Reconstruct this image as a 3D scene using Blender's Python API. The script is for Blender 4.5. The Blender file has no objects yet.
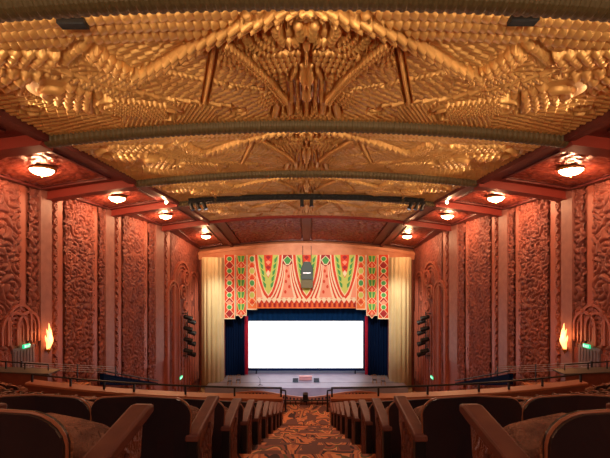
import bpy, math, random
import numpy as np
from mathutils import Vector, Matrix
random.seed(7); rng = np.random.RandomState(5)
S = bpy.context.scene; COL = S.collection
PI = math.pi
F = 400.0; CX = 306.5; HY = 272.0; CZ = 14.6     # focal length in pixels, principal column, horizon row, eye height

# ------------------------------------------------------------------ helpers
def P(x, y, Y):                                   # a point of the place seen at (x, y) and Y metres ahead
    return Vector(((x-CX)*Y/F, Y, CZ+(HY-y)*Y/F))

class MB:
    def __init__(s): s.v=[]; s.f=[]; s.m=[]
    def add(s, vs, fs, mi=0):
        b=len(s.v); s.v += [tuple(v) for v in vs]; s.f += [tuple(i+b for i in f) for f in fs]; s.m += [mi]*len(fs)
    def box(s, a, b, mi=0, M=None):
        x0,y0,z0=a; x1,y1,z1=b
        vs=[Vector(c) for c in ((x0,y0,z0),(x1,y0,z0),(x1,y1,z0),(x0,y1,z0),(x0,y0,z1),(x1,y0,z1),(x1,y1,z1),(x0,y1,z1))]
        if M is not None: vs=[M@v for v in vs]
        s.add(vs, [(3,2,1,0),(4,5,6,7),(0,1,5,4),(1,2,6,5),(2,3,7,6),(3,0,4,7)], mi)
    def hexa(s, b4, t4, mi=0):                    # 4 bottom + 4 top corners
        s.add(list(b4)+list(t4), [(3,2,1,0),(4,5,6,7),(0,1,5,4),(1,2,6,5),(2,3,7,6),(3,0,4,7)], mi)
    def tube(s, pts, r, n=8, mi=0, cap=True):
        pts=[Vector(p) for p in pts]; rs = r if isinstance(r,(list,tuple)) else [r]*len(pts)
        vs=[]; fs=[]
        up=Vector((0,0,1))
        d0=(pts[1]-pts[0]).normalized()
        if abs(d0.z)>.9: up=Vector((0,1,0))
        for i,p in enumerate(pts):
            d=(pts[min(i+1,len(pts)-1)]-pts[max(i-1,0)]).normalized()
            a=d.cross(up)
            if a.length<1e-4: a=d.cross(Vector((1,0,0)))
            a.normalize(); b=a.cross(d)
            for k in range(n):
                t=2*PI*k/n; vs.append(p+rs[i]*(math.cos(t)*a+math.sin(t)*b))
        for i in range(len(pts)-1):
            for k in range(n):
                k2=(k+1)%n; fs.append((i*n+k,i*n+k2,(i+1)*n+k2,(i+1)*n+k))
        if cap: fs.append(tuple(range(n))[::-1]); fs.append(tuple((len(pts)-1)*n+k for k in range(n)))
        s.add(vs, fs, mi)
    def lathe(s, prof, c=(0,0,0), n=24, mi=0, rfun=None, M=None):
        c=Vector(c); vs=[]; fs=[]
        for (r,z) in prof:
            for k in range(n):
                t=2*PI*k/n; rr=r*(rfun(t) if rfun else 1)
                v=Vector((rr*math.cos(t), rr*math.sin(t), z))
                vs.append((M@v if M is not None else v)+c)
        for i in range(len(prof)-1):
            for k in range(n):
                k2=(k+1)%n; fs.append((i*n+k,i*n+k2,(i+1)*n+k2,(i+1)*n+k))
        fs.append(tuple(range(n))[::-1]); fs.append(tuple((len(prof)-1)*n+k for k in range(n)))
        s.add(vs, fs, mi)
    def prism(s, pts, off, mi=0):                 # closed outline (3D) pushed along off
        pts=[Vector(p) for p in pts]; off=Vector(off); n=len(pts)
        fs=[tuple(range(n)), tuple(range(2*n-1,n-1,-1))]+[(i,i+n,(i+1)%n+n,(i+1)%n) for i in range(n)]
        s.add(pts+[p+off for p in pts], fs, mi)
    def grid(s, fn, nu, nv, mi=0, flip=False):    # fn(i/nu, j/nv) -> point
        vs=[fn(i/nu,j/nv) for j in range(nv+1) for i in range(nu+1)]
        fs=[]
        for j in range(nv):
            for i in range(nu):
                q=(j*(nu+1)+i, j*(nu+1)+i+1, (j+1)*(nu+1)+i+1, (j+1)*(nu+1)+i)
                fs.append(q[::-1] if flip else q)
        s.add(vs, fs, mi)
    def build(s, name, mats, parent=None, origin=None, smooth=False, bevel=0, sub=0):
        if not isinstance(mats,(list,tuple)): mats=[mats]
        o0 = Vector(origin) if origin is not None else Vector((0,0,0))
        me=bpy.data.meshes.new(name); me.from_pydata([tuple(Vector(v)-o0) for v in s.v], [], s.f)
        for m in mats: me.materials.append(m)
        if len(mats)>1: me.polygons.foreach_set('material_index', s.m)
        me.validate(); 
        import bmesh
        bm=bmesh.new(); bm.from_mesh(me); bmesh.ops.recalc_face_normals(bm, faces=bm.faces); bm.to_mesh(me); bm.free()
        if smooth: me.polygons.foreach_set('use_smooth', [True]*len(me.polygons))
        me.update()
        o=bpy.data.objects.new(name, me); COL.objects.link(o)
        if parent is not None: o.parent=parent
        if bevel:
            b=o.modifiers.new('bevel','BEVEL'); b.width=bevel; b.segments=2; b.limit_method='ANGLE'
        if sub:
            b=o.modifiers.new('sub','SUBSURF'); b.levels=sub; b.render_levels=sub
        return o

def npgrid(name, X, Y, Z, mat, parent=None, smooth=True, flip=False):   # arrays (nv,nu) -> one grid mesh
    nv,nu=X.shape
    co=np.stack([X,Y,Z],-1).reshape(-1,3).astype(np.float32)
    i=np.arange(nu-1)[None,:]+np.arange(nv-1)[:,None]*nu
    q=np.stack([i,i+1,i+1+nu,i+nu],-1).reshape(-1,4)
    if flip: q=q[:,::-1]
    me=bpy.data.meshes.new(name)
    me.vertices.add(len(co)); me.vertices.foreach_set('co', co.ravel())
    me.loops.add(q.size); me.loops.foreach_set('vertex_index', q.ravel().astype(np.int32))
    me.polygons.add(len(q)); me.polygons.foreach_set('loop_start', np.arange(0,q.size,4,dtype=np.int32))
    me.polygons.foreach_set('use_smooth', np.ones(len(q),dtype=bool) if smooth else np.zeros(len(q),dtype=bool))
    me.update(calc_edges=True); me.validate()
    me.materials.append(mat)
    o=bpy.data.objects.new(name, me); COL.objects.link(o)
    if parent is not None: o.parent=parent
    return o

def tag(o, label=None, cat=None, group=None, kind=None):
    if label: o['label']=label
    if cat: o['category']=cat
    if group: o['group']=group
    if kind: o['kind']=kind
    return o
def empty(name, loc=(0,0,0), rz=0, **k):
    o=bpy.data.objects.new(name, None); COL.objects.link(o); o.location=loc; o.rotation_euler=(0,0,rz)
    o.empty_display_size=.1
    return tag(o, **k)
def copy_tree(o, parent=None, kids=None):
    c=o.copy(); COL.objects.link(c)
    if parent is not None: c.parent=parent
    for ch in CHILD.get(o.name, []): copy_tree(ch, c)
    return c
CHILD={}
def register(root):
    ks=[o for o in COL.objects if o.parent==root]
    CHILD[root.name]=ks
    for k in ks: register(k)
def ordn(n):
    return ['nearest','second','third','fourth','fifth','sixth','seventh','eighth','ninth','tenth','eleventh','twelfth','thirteenth','fourteenth','fifteenth','sixteenth','seventeenth','eighteenth','nineteenth','twentieth'][n]
def ord1(n): return 'first' if n==0 else ordn(n)

# ------------------------------------------------------------------ materials
def mat(name, col, rough=.5, metal=0, emis=None, estr=0, var=None, vscale=3, bump=None, bscale=20, bkind='noise', coat=0, spec=.5):
    m=bpy.data.materials.new(name); m.use_nodes=True; nt=m.node_tree; N=nt.nodes; L=nt.links
    b=N['Principled BSDF']; b.inputs['Base Color'].default_value=(*col,1); b.inputs['Roughness'].default_value=rough
    b.inputs['Metallic'].default_value=metal; b.inputs['Coat Weight'].default_value=coat; b.inputs['Specular IOR Level'].default_value=spec
    if emis: b.inputs['Emission Color'].default_value=(*emis,1); b.inputs['Emission Strength'].default_value=estr
    tc=N.new('ShaderNodeTexCoord')
    if var:
        n=N.new('ShaderNodeTexNoise'); n.inputs['Scale'].default_value=vscale; n.inputs['Detail'].default_value=6
        L.new(tc.outputs['Object'], n.inputs['Vector'])
        r=N.new('ShaderNodeValToRGB'); r.color_ramp.elements[0].position=.35; r.color_ramp.elements[1].position=.65
        r.color_ramp.elements[0].color=(*col,1); r.color_ramp.elements[1].color=(*var,1)
        L.new(n.outputs['Fac'], r.inputs['Fac']); L.new(r.outputs['Color'], b.inputs['Base Color'])
    if bump:
        if bkind=='noise':
            n=N.new('ShaderNodeTexNoise'); n.inputs['Detail'].default_value=4; o=n.outputs['Fac']
        elif bkind=='voronoi':
            n=N.new('ShaderNodeTexVoronoi'); o=n.outputs['Distance']
        else:
            n=N.new('ShaderNodeTexWave'); n.bands_direction=bkind; n.inputs['Distortion'].default_value=0; o=n.outputs['Fac']
        n.inputs['Scale'].default_value=bscale
        L.new(tc.outputs['Object'], n.inputs['Vector'])
        bp=N.new('ShaderNodeBump'); bp.inputs['Strength'].default_value=bump; bp.inputs['Distance'].default_value=.05
        L.new(o, bp.inputs['Height']); L.new(bp.outputs['Normal'], b.inputs['Normal'])
    return m

M={}
M['gold']=mat('gilded_metal_grille',(.86,.49,.165),.42,.45,var=(.70,.37,.12),vscale=1.2)
M['olive']=mat('ribbed_bronze_beam',(.115,.078,.032),.55,.1)
M['relief']=mat('copper_relief_plaster',(.34,.10,.07),.55,.1,var=(.23,.072,.06),vscale=.9,bump=.3,bscale=9,spec=.3)
M['relief_old']=mat('ornate_plaster',(.32,.09,.06),.5,.1,bump=.6,bscale=12)
M['pilaster']=mat('rose_stone_pilaster',(.38,.155,.125),.5,0,var=(.31,.12,.10),vscale=2.5,spec=.3)
M['strip']=mat('copper_moulding',(.42,.12,.08),.45,.1,spec=.3)
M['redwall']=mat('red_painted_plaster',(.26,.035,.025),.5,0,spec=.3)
M['soffit']=mat('maroon_soffit',(.13,.024,.022),.42,.05,bump=.25,bscale=6)
M['coffer']=mat('ornate_red_coffer',(.34,.075,.04),.36,.25,var=(.20,.035,.03),vscale=4,bump=.4,bscale=8)
M['header']=mat('salmon_header',(.72,.30,.15),.5,0,var=(.62,.22,.10),vscale=1.0)
M['column']=mat('cream_gold_column',(.86,.72,.42),.5,0,var=(.80,.64,.36),vscale=.7)
M['stage']=mat('grey_stage_boards',(.36,.33,.38),.5,0,var=(.30,.27,.32),vscale=.8)
M['navy']=mat('navy_velvet',(.003,.012,.055),.8,0,spec=.05)
M['navy2']=mat('dark_blue_velour',(.003,.034,.14),.8,0,spec=.05)
M['crimson']=mat('crimson_velvet',(.55,.01,.05),.7,0)
M['black']=mat('black_metal',(.015,.015,.018),.45,.3)
M['rail']=mat('painted_iron_rail',(.03,.028,.03),.4,.4)
M['cable']=mat('steel_cable',(.38,.36,.42),.35,.6)
M['speaker']=mat('charcoal_cabinet',(.045,.075,.08),.6,0)
M['speaker2']=mat('olive_grey_grille_cloth',(.17,.16,.10),.8,0)
M['walnut']=mat('dark_walnut',(.022,.016,.022),.38,0,var=(.016,.012,.018),vscale=5,coat=.15)
M['rim']=mat('worn_walnut_edge',(.40,.15,.08),.35,0)  # orange highlight along the seat rims, put into the base colour
M['arm']=mat('reddish_wood_arm',(.21,.075,.05),.5,0,var=(.15,.05,.04),vscale=9,spec=.25)
M['panelwood']=mat('carved_seat_end',(.25,.085,.045),.42,.15,bump=.4,bscale=40)
M['plush']=mat('brown_plush',(.46,.21,.125),.95,0,var=(.20,.09,.06),vscale=13,bump=.8,bscale=60)
M['door']=mat('grey_mauve_door',(.20,.14,.16),.5,0)
M['white']=mat('cable_white',(.7,.65,.6),.5)
M['lampglass']=mat('lit_amber_glass',(1,.75,.45),.3,0,emis=(1,.66,.34),estr=30)
M['lamprim']=mat('brass_rim',(.55,.28,.08),.3,.8)
M['flame']=mat('lit_sconce_glass',(1,.7,.4),.4,0,emis=(1,.42,.14),estr=2.6)
M['exit']=mat('exit_green',(.02,.5,.25),.5,0,emis=(.02,.85,.35),estr=.9)
M['exittext']=mat('exit_letters',(.8,1,.9),.5,0,emis=(.7,1,.8),estr=1.2)
M['screen']=mat('projected_screen',(.9,.9,.9),.9,0,emis=(.97,1,1),estr=1.25)
M['pinkbox']=mat('pink_crate',(.62,.30,.27),.6)
M['lens']=mat('lens_glass',(.1,.12,.2),.1,0,coat=.5)
M['bulb']=mat('bright_spot_lens',(1,.85,.6),.3,0,emis=(1,.7,.4),estr=60)
M['parapet']=mat('varnished_parapet',(.30,.095,.05),.4,0,var=(.22,.065,.04),vscale=2)
M['cap']=mat('parapet_cap',(.44,.15,.07),.4,0)
M['ledge']=mat('grey_ledge',(.085,.065,.055),.6)
M['wallplain']=mat('plain_wall_back',(.34,.10,.07),.6)
V={}
for k,c in dict(red=(.72,.07,.03),dred=(.36,.02,.03),orange=(.85,.22,.06),cream=(.92,.80,.60),lime=(.58,.66,.16),green=(.07,.36,.10),pink=(.88,.36,.25)).items():
    V[k]=mat('valance_'+k,c,.8)
VM=[V[k] for k in ('red','dred','orange','cream','lime','green','pink')]; VI={k:i for i,k in enumerate(('red','dred','orange','cream','lime','green','pink'))}

def carpet():
    m=bpy.data.materials.new('floral_carpet'); m.use_nodes=True; nt=m.node_tree; N=nt.nodes; L=nt.links; b=N['Principled BSDF']
    b.inputs['Roughness'].default_value=.9
    tc=N.new('ShaderNodeTexCoord'); 
    n0=N.new('ShaderNodeTexNoise'); n0.inputs['Scale'].default_value=1.5; n0.inputs['Detail'].default_value=1
    mpg=N.new('ShaderNodeMapping'); mpg.inputs['Scale'].default_value=(1,.55,1); L.new(tc.outputs['Object'], mpg.inputs['Vector'])
    L.new(mpg.outputs[0], n0.inputs['Vector'])
    mx=N.new('ShaderNodeVectorMath'); mx.operation='MULTIPLY_ADD'; L.new(n0.outputs['Color'], mx.inputs[0]); mx.inputs[1].default_value=(.9,.9,.9); L.new(mpg.outputs[0], mx.inputs[2])
    v=N.new('ShaderNodeTexVoronoi'); v.inputs['Scale'].default_value=2.6; L.new(mx.outputs[0], v.inputs['Vector'])
    mp=N.new('ShaderNodeMath'); mp.operation='MULTIPLY'; mp.inputs[1].default_value=3.0; L.new(v.outputs['Distance'], mp.inputs[0])
    fr=N.new('ShaderNodeMath'); fr.operation='FRACT'; L.new(mp.outputs[0], fr.inputs[0])
    r=N.new('ShaderNodeValToRGB'); r.color_ramp.interpolation='CONSTANT'; e=r.color_ramp.elements
    e[0].position=0; e[0].color=(.60,.20,.075,1); e[1].position=.27; e[1].color=(.05,.018,.02,1)
    for p,c in ((.44,(.30,.085,.05)),(.64,(.13,.09,.035)),(.74,(.72,.30,.13)),(.84,(.42,.12,.055))):
        x=e.new(p); x.color=(*c,1)
    L.new(fr.outputs[0], r.inputs['Fac'])
    v2=N.new('ShaderNodeTexVoronoi'); v2.inputs['Scale'].default_value=4.1; L.new(mpg.outputs[0], v2.inputs['Vector'])
    r2=N.new('ShaderNodeValToRGB'); r2.color_ramp.interpolation='CONSTANT'; e=r2.color_ramp.elements
    e[0].position=0; e[0].color=(0,0,0,1); e[1].position=.68; e[1].color=(1,1,1,1)
    L.new(v2.outputs['Color'], r2.inputs['Fac'])
    mix=N.new('ShaderNodeMix'); mix.data_type='RGBA'; mix.inputs['B'].default_value=(.15,.055,.045,1)
    L.new(r2.outputs['Color'], mix.inputs['Factor']); L.new(r.outputs['Color'], mix.inputs['A'])
    L.new(mix.outputs['Result'], b.inputs['Base Color'])
    return m
M['carpet']=carpet()

# ------------------------------------------------------------------ shell measures
def W(Y):                                          # half width of the hall
    return float(np.interp(Y,[-8,15,23,30,38.5,49.5],[15.2,15.05,14.9,14.7,14.0,13.3]))
def cz(Y): return np.interp(Y,[-8,30,38.5,49.5],[5.85,5.85,5.5,3.85])
KA=.006
def Zc(X,Y): return CZ+cz(Y)-KA*X*X
BEAMS=[1.0,8.2,15.5,23.0,30.0,38.5,49.5]
XI=10.0                                            # soffit inner edge
def xi(Y): return float(np.interp(Y,[15.5,23,49.5],[10.0,9.75,9.1]))

# ------------------------------------------------------------------ ceiling grille relief
def unpx(x,y):
    X=0; Y=10
    for _ in range(12):
        Y=(5.70-KA*X*X)*F/(HY-y); X=(x-CX)*Y/F
    return (abs(X),Y)
def sfield(u,v,a,b):
    j=np.floor(v/b); uu=u/a+.5*np.mod(j,2); fu=uu-np.floor(uu); fv=(v/b-j)*2-1
    return (.25+.75*fu)*np.sqrt(np.maximum(0,1-fv**2))
def quilt(u,v,a,b):
    j=np.floor(v/b); uu=u/a+.5*np.mod(j,2); fu=(uu-np.floor(uu))*2-1; fv=(v/b-j)*2-1
    return np.sqrt(np.maximum(0,1-np.abs(fu)))*np.sqrt(np.maximum(0,1-np.abs(fv)**1.6))
def pathfield(X,Y,pts):
    best=np.full(X.shape,1e9); S_=np.zeros(X.shape); T_=np.zeros(X.shape); acc=0
    for (x0,y0),(x1,y1) in zip(pts[:-1],pts[1:]):
        dx,dy=x1-x0,y1-y0; l=math.hypot(dx,dy)+1e-9; ux,uy=dx/l,dy/l
        s=np.clip((X-x0)*ux+(Y-y0)*uy,0,l); px,py=x0+s*ux,y0+s*uy
        d=np.hypot(X-px,Y-py); t=(X-x0)*-uy+(Y-y0)*ux
        k=d<best; best=np.where(k,d,best); S_=np.where(k,acc+s,S_); T_=np.where(k,np.sign(t)*d,T_); acc+=l
    return best,S_,T_
# (pixel polyline of the first bay, half width m, scale length m, columns, raise m)
PATHS=[
 ([(-40,57),(-5,58),(25,59),(60,62)], .30,.28,3,.20),
 ([(86,50),(100,60),(116,70),(133,79)], .27,.26,3,.18),
 ([(87,47),(74,55),(62,66)], .11,.2,1,.16),
 ([(-30,74),(0,80),(24,84),(44,87)], .60,.30,4,.24),
 ([(47,80),(46,97)], .10,.16,1,.20),
 ([(54,93),(72,99),(92,105)], .68,.28,5,.22),
 ([(98,96),(97,112)], .10,.16,1,.18),
 ([(112,107),(140,110),(165,113)], .55,.16,8,.14),
 ([(-40,66),(10,68),(60,74),(110,88),(165,101),(230,108)], .07,.5,1,.13),
 ([(160,74),(185,78),(228,87)], .06,.15,1,.12),
 ([(230,87),(262,92)], .05,.12,1,.10),
 ([(214,50),(209,80),(204,105)], .05,.22,1,.16),
]+[([(277+r*math.cos(math.radians(t)),31+r*.82*math.sin(math.radians(t))) for t in range(88,206,13)], .125,.15,1,.13+.02*k) for k,r in enumerate((12,19,26,33))]+[
 ([(251+3*k,61+5*k),(275,57.5+5*k),(298,56+5*k)], .105,.17,1,.16) for k in range(4)]+[
 ([(224,45),(245,61),(269,82),(286,103)], .115,.15,2,.13),
 ([(302,10),(290,14),(279,22),(275,33),(283,44),(297,45),(302,37),(298,29)], .125,.15,1,.20),
 ([(306.5,8),(283,14),(262,25),(238,31),(221,38),(200,47),(182,56),(166,65),(148,74),(131,80)], .155,.34,2,.16),
 ([(306.5,45),(306.5,49)], .10,.5,1,.26),
 ([(306.5,56),(306.5,66)], .06,.1,1,.18),
 ([(301.5,69),(303,84),(305.3,99)], .115,.8,1,.32),
 ([(296,70),(292,80)], .07,.1,1,.18),
 ([(297,80),(298,108)], .06,.11,1,.16), ([(291,86),(292,106)], .06,.11,1,.15),
 ([(277,108),(275,117)], .12,.4,1,.14), ([(289,105),(290,114)], .11,.4,1,.13),
 ([(306.5,100),(306.5,116)], .07,.2,1,.14),
]
SEEDS=[((290,50),.3,0,.24),((235,50),-.7,1,.22),((270,75),-.5,0,.26),((240,85),.5,2,.2),((200,90),.35,2,.22),((225,100),.1,2,.22),
 ((175,95),.3,2,.22),((150,95),-.2,2,.2),((170,60),.2,2,.24),((140,55),.15,2,.26),((100,45),.1,2,.26),((60,60),-.5,2,.2),((95,60),-.9,2,.22),
 ((120,90),-.4,0,.2),((20,95),-.45,2,.22),((60,110),-.45,2,.26),((100,118),-.3,2,.22),((140,118),0,0,.18),((190,112),0,0,.16),((240,112),.2,2,.2),((290,105),.8,0,.2)]
def grille_h(X,Y):                                 # X>=0, Y in 8.7..15.3 (design bay)
    H=np.zeros(X.shape); best=np.full(X.shape,1e9)
    for (p,ang,kind,a) in SEEDS:
        sx,sy=unpx(*p); d=np.hypot(X-sx,(Y-sy)*1.3)
        ca,sa=math.cos(ang),math.sin(ang); u=X*ca+Y*sa; v=-X*sa+Y*ca
        if kind==2: h=.10*sfield(u,v,a*2.2,.15)
        elif kind==1: rr=np.hypot(X-sx,Y-sy); th=np.arctan2(Y-sy,X-sx); h=.15*sfield(th*.6,rr,.12,.26)
        else: h=.15*sfield(u,v,a,a*.85)
        k=d<best; H=np.where(k,h,H); best=np.where(k,d,best)
        H=np.where(np.abs(d-best)<0,H,H)
    yb=Y-.0
    m=(Y<9.84); j=(Y-8.4)/.36; fj=(j-np.floor(j))*2-1
    u=X/.20+.5*np.mod(np.floor(j),2); fu=u-np.floor(u)
    H=np.where(m,(.02+.14*np.sqrt(np.maximum(0,1-fj**2))*(.35+.65*fu)),H)
    for pts,w,a,nc,hh in PATHS:
        wp=[unpx(*p) for p in pts]; w=w*1.08
        d,s,t=pathfield(X,Y,wp); m=d<w
        if nc>=3: h=.03+hh*.40*np.sqrt(np.maximum(0,1-(d/w)**2))+.15*quilt(s,t+w,a,2*w/nc)
        elif nc==2: h=.03+hh*.5*np.sqrt(np.maximum(0,1-(d/w)**2))+.15*sfield(s,t+w,a,w)
        else: h=.02+hh*.95*np.sqrt(np.maximum(0,1-(d/w)**2))*(.4+.6*((s/a)-np.floor(s/a)))
        edge=(d>=w)&(d<w+.08)
        H=np.where(m,h,np.where(edge,-.10,H))
    for p,r in (((175,115),.34),((238,113),.34),((30,112),.4)):
        sx,sy=unpx(*p); d=np.hypot(X-sx,Y-sy)/r; H=np.where(d<1,.07*np.cos(d*9)-.05,H)
    m=(Y>14.95); fu=(X/.16)-np.floor(X/.16); H=np.where(m,.03+.06*np.sqrt(np.maximum(0,1-(2*fu-1)**2)),H)
    return H

ceiling=MB()                                       # plain upper shell above everything
ceiling.grid(lambda u,v: Vector((-15.6+31.2*u, -8+57.6*v, float(Zc(-15.6+31.2*u,-8+57.6*v))+.75)), 24, 40)
ceiling=ceiling.build('ceiling', M['wallplain']); tag(ceiling,'gilded grille ceiling of the theatre with red coffered sides','ceiling',kind='structure')

def grille(a,b,step,edge=True):
    n=max(2,int((b-a)/step)); Yv=np.linspace(a,b,n)
    T=(Yv-a)/(b-a)
    nx=int(20/step); U=np.linspace(-1,1,nx*1+1)
    Yg,Ug=np.meshgrid(Yv,U,indexing='ij')
    xis=np.interp(Yv,[8.5,15.5,23,49.5],[10.0,10.0,9.75,9.1])
    Xg=Ug*xis[:,None]
    Yd=8.42+(15.25-8.42)*np.broadcast_to(T[:,None],Yg.shape)
    Xd=np.abs(Ug)*10.0
    h=grille_h(Xd,Yd)
    npgrid('grille_panel', Xg, Yg, Zc(Xg,Yg)-1.2*h, M['gold'], ceiling, flip=True)
grille(8.42,15.3,.026); grille(15.7,22.8,.042); grille(23.3,29.8,.055); grille(30.3,38.2,.07)

def spirals(u,v,sp,per,seed,jit=.35):              # carved scrollwork height 0..1
    r=np.random.RandomState(seed)
    nu=int(u.max()/sp)+3; nv=int(v.max()/sp)+3
    best=np.full(u.shape,1e9); D=np.zeros(u.shape); A=np.zeros(u.shape)
    for j in range(-1,nv):
        for i in range(-1,nu):
            cx=(i+.5*(j%2)+jit*r.randn()*.6)*sp; cy=(j+jit*r.randn()*.6)*sp; sg=1 if r.rand()<.5 else -1; ph=r.rand()*6.28; sc=.8+.5*r.rand()
            x0,x1=cx-1.6*sp,cx+1.6*sp
            m=(np.abs(u-cx)<1.7*sp)&(np.abs(v-cy)<1.7*sp)
            if not m.any(): continue
            du=u[m]-cx; dv=v[m]-cy; d=np.hypot(du,dv)/sc; b=best[m]; k=d<b
            aa=np.arctan2(dv,du)*sg+ph
            Dm=D[m]; Am=A[m]; Dm[k]=d[k]; Am[k]=aa[k]; b[k]=d[k]; best[m]=b; D[m]=Dm; A[m]=Am
    ph=2*PI*D/per+A
    g=np.abs(np.sin(ph/2)); h=1-np.exp(-(g/.46)**2)
    h=h*(.9+.1*np.cos(A*4+D/per*2.2))
    h=h*(1-.8*np.exp(-(np.abs(np.sin(A*2.5+D/per))/.22)**2))
    return np.clip(h,0,1)

# last bay: red-brown ornamented panels
for sgn in (-1,1):
    n=90; Yv=np.linspace(39.0,49.0,n); U=np.linspace(0,1,110)
    Yg,Ug=np.meshgrid(Yv,U,indexing='ij'); Xg=.5+Ug*7.6
    h=.02+.16*spirals(Xg+3,Yg-38,1.25,.55,11)
    e=np.minimum(np.minimum(Xg-.5,8.1-Xg),np.minimum(Yg-39.0,49.0-Yg)); 
    Z=Zc(Xg,Yg)+.12-np.where(e>.12,h,-.05)
    npgrid('ornament_panel', sgn*Xg, Yg, Z, M['coffer'], ceiling, flip=(sgn>0))
fr=MB()
def slab(mb,x0,x1,y0,y1,dz,th=.2,nx=8,mi=0,ny=1):
    for i in range(nx):
        for j in range(ny):
            xa=x0+(x1-x0)*i/nx; xb=x0+(x1-x0)*(i+1)/nx; ya=y0+(y1-y0)*j/ny; yb=y0+(y1-y0)*(j+1)/ny
            c=[(xa,ya),(xb,ya),(xb,yb),(xa,yb)]
            mb.hexa([Vector((x,y,float(Zc(x,y))+dz)) for x,y in c],[Vector((x,y,float(Zc(x,y))+dz+th)) for x,y in c],mi)
slab(fr,-9.1,9.1,38.6,39.1,-.06); slab(fr,-9.1,9.1,48.9,49.4,-.06); slab(fr,-.45,.45,39.1,48.9,-.1)
for s in (-1,1): slab(fr,s*8.05,s*9.2,39.1,48.9,-.06,nx=2,ny=2)
fr.build('panel_frame', M['soffit'], ceiling)

# beams: ribbed bronze centre, red ends
for i,yb in enumerate(BEAMS):
    if yb>49 : continue
    x0=xi(yb); last=(i>=5)
    hh=.44 if not last else .36
    prof=[]
    for k in range(9):
        t=PI*k/8; prof.append((-.30*math.cos(t), -hh+.24-.24*math.sin(t)))
    prof=[(-.32,.25)]+prof+[(.32,.25)]
    c=MB(); nx=40
    def fn(u,v,prof=prof,yb=yb,x0=x0):
        k=v*(len(prof)-1); p=prof[int(round(k))]; X=-x0+2*x0*u
        return Vector((X, yb+p[0], float(Zc(X,yb))+p[1]))
    if not last:
        n=int(2*x0/.10)                            # fins along the beam
        Us=[]; 
        for q in range(n+1): Us += [q/n-.30/n, q/n+.30/n]
        Us=[min(1,max(0,q)) for q in Us]
        vs=[]; L_=len(prof)
        for qi,u in enumerate(Us):
            inn = 1.0 if (qi%4) in (0,1) else .93
            X=-x0+2*x0*u
            for p in prof: vs.append(Vector((X, yb+p[0]*inn, float(Zc(X,yb))+(p[1]*(inn if p[1]<0 else 1)))))
        fs=[]
        for a in range(len(Us)-1):
            for k in range(L_-1): fs.append((a*L_+k,a*L_+k+1,(a+1)*L_+k+1,(a+1)*L_+k))
        c.add(vs,fs)
        c.build('ribbed_beam', M['olive'], ceiling)
    else:
        c.grid(fn, nx, len(prof)-1); c.build('red_beam', M['redwall'], ceiling, smooth=False)
    for s in (-1,1):
        e=MB(); X0,X1=x0,W(yb)+.3; n=8
        for k in range(n):
            xa=X0+(X1-X0)*k/n; xb=X0+(X1-X0)*(k+1)/n
            cc=[(s*xa,yb-.42),(s*xb,yb-.42),(s*xb,yb+.3),(s*xa,yb+.3)]
            e.hexa([Vector((x,y,float(Zc(x,yb))-.42)) for x,y in cc],[Vector((x,y,float(Zc(x,yb))+.3)) for x,y in cc])
            cc=[(s*xa,yb-.50),(s*xb,yb-.50),(s*xb,yb+.3),(s*xa,yb+.3)]
            e.hexa([Vector((x,y,float(Zc(x,yb))-.48)) for x,y in cc],[Vector((x,y,float(Zc(x,yb))-.42)) for x,y in cc])
        e.build('beam_end', M['redwall'], ceiling)

# red coffered sides
for a,b in zip(BEAMS[:-1],BEAMS[1:]):
    for s in (-1,1):
        f=MB(); x0=xi((a+b)/2)+.0; x1=min(W(a),W(b))+.05; bw=.95
        ya,yb=a+.3,b-.3
        slab(f,s*x0,s*(x0+bw),ya,yb,-.02,.35,nx=2,ny=2); slab(f,s*(x1-.55),s*(x1+.3),ya,yb,-.02,.35,nx=2,ny=2)
        slab(f,s*(x0+bw),s*(x1-.55),ya,ya+.8,-.02,.35,nx=4); slab(f,s*(x0+bw),s*(x1-.55),yb-.9,yb,-.02,.35,nx=4)
        slab(f,s*(x0-.22),s*(x0+.10),ya,yb,-.30,.4,nx=1,ny=6)
        f.build('soffit_frame', M['soffit'], ceiling)
        f=MB(); xa,xb=x0+bw,x1-.55; y0,y1=ya+.8,yb-.9; t=.12  # dark moulding round the recess
        slab(f,s*(xa-t),s*xa,y0-t,y1+t,-.10,.12,nx=1,ny=2); slab(f,s*xb,s*(xb+t),y0-t,y1+t,-.10,.12,nx=1,ny=2)
        slab(f,s*xa,s*xb,y0-t,y0,-.10,.12,nx=4); slab(f,s*xa,s*xb,y1,y1+t,-.10,.12,nx=4)
        f.build('soffit_moulding', M['soffit'], ceiling)
        st=.09 if a<35 else .12
        Yv=np.linspace(y0,y1,int((y1-y0)/st)); Xv=np.linspace(xa,xb,int((xb-xa)/st))
        Yg,Xg=np.meshgrid(Yv,Xv,indexing='ij'); h=.10*spirals(Xg-xa,Yg-y0,.8,.38,3)
        npgrid('coffer_panel', s*Xg, Yg, Zc(Xg,Yg)+.12-h, M['coffer'], ceiling, flip=(s>0))

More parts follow.
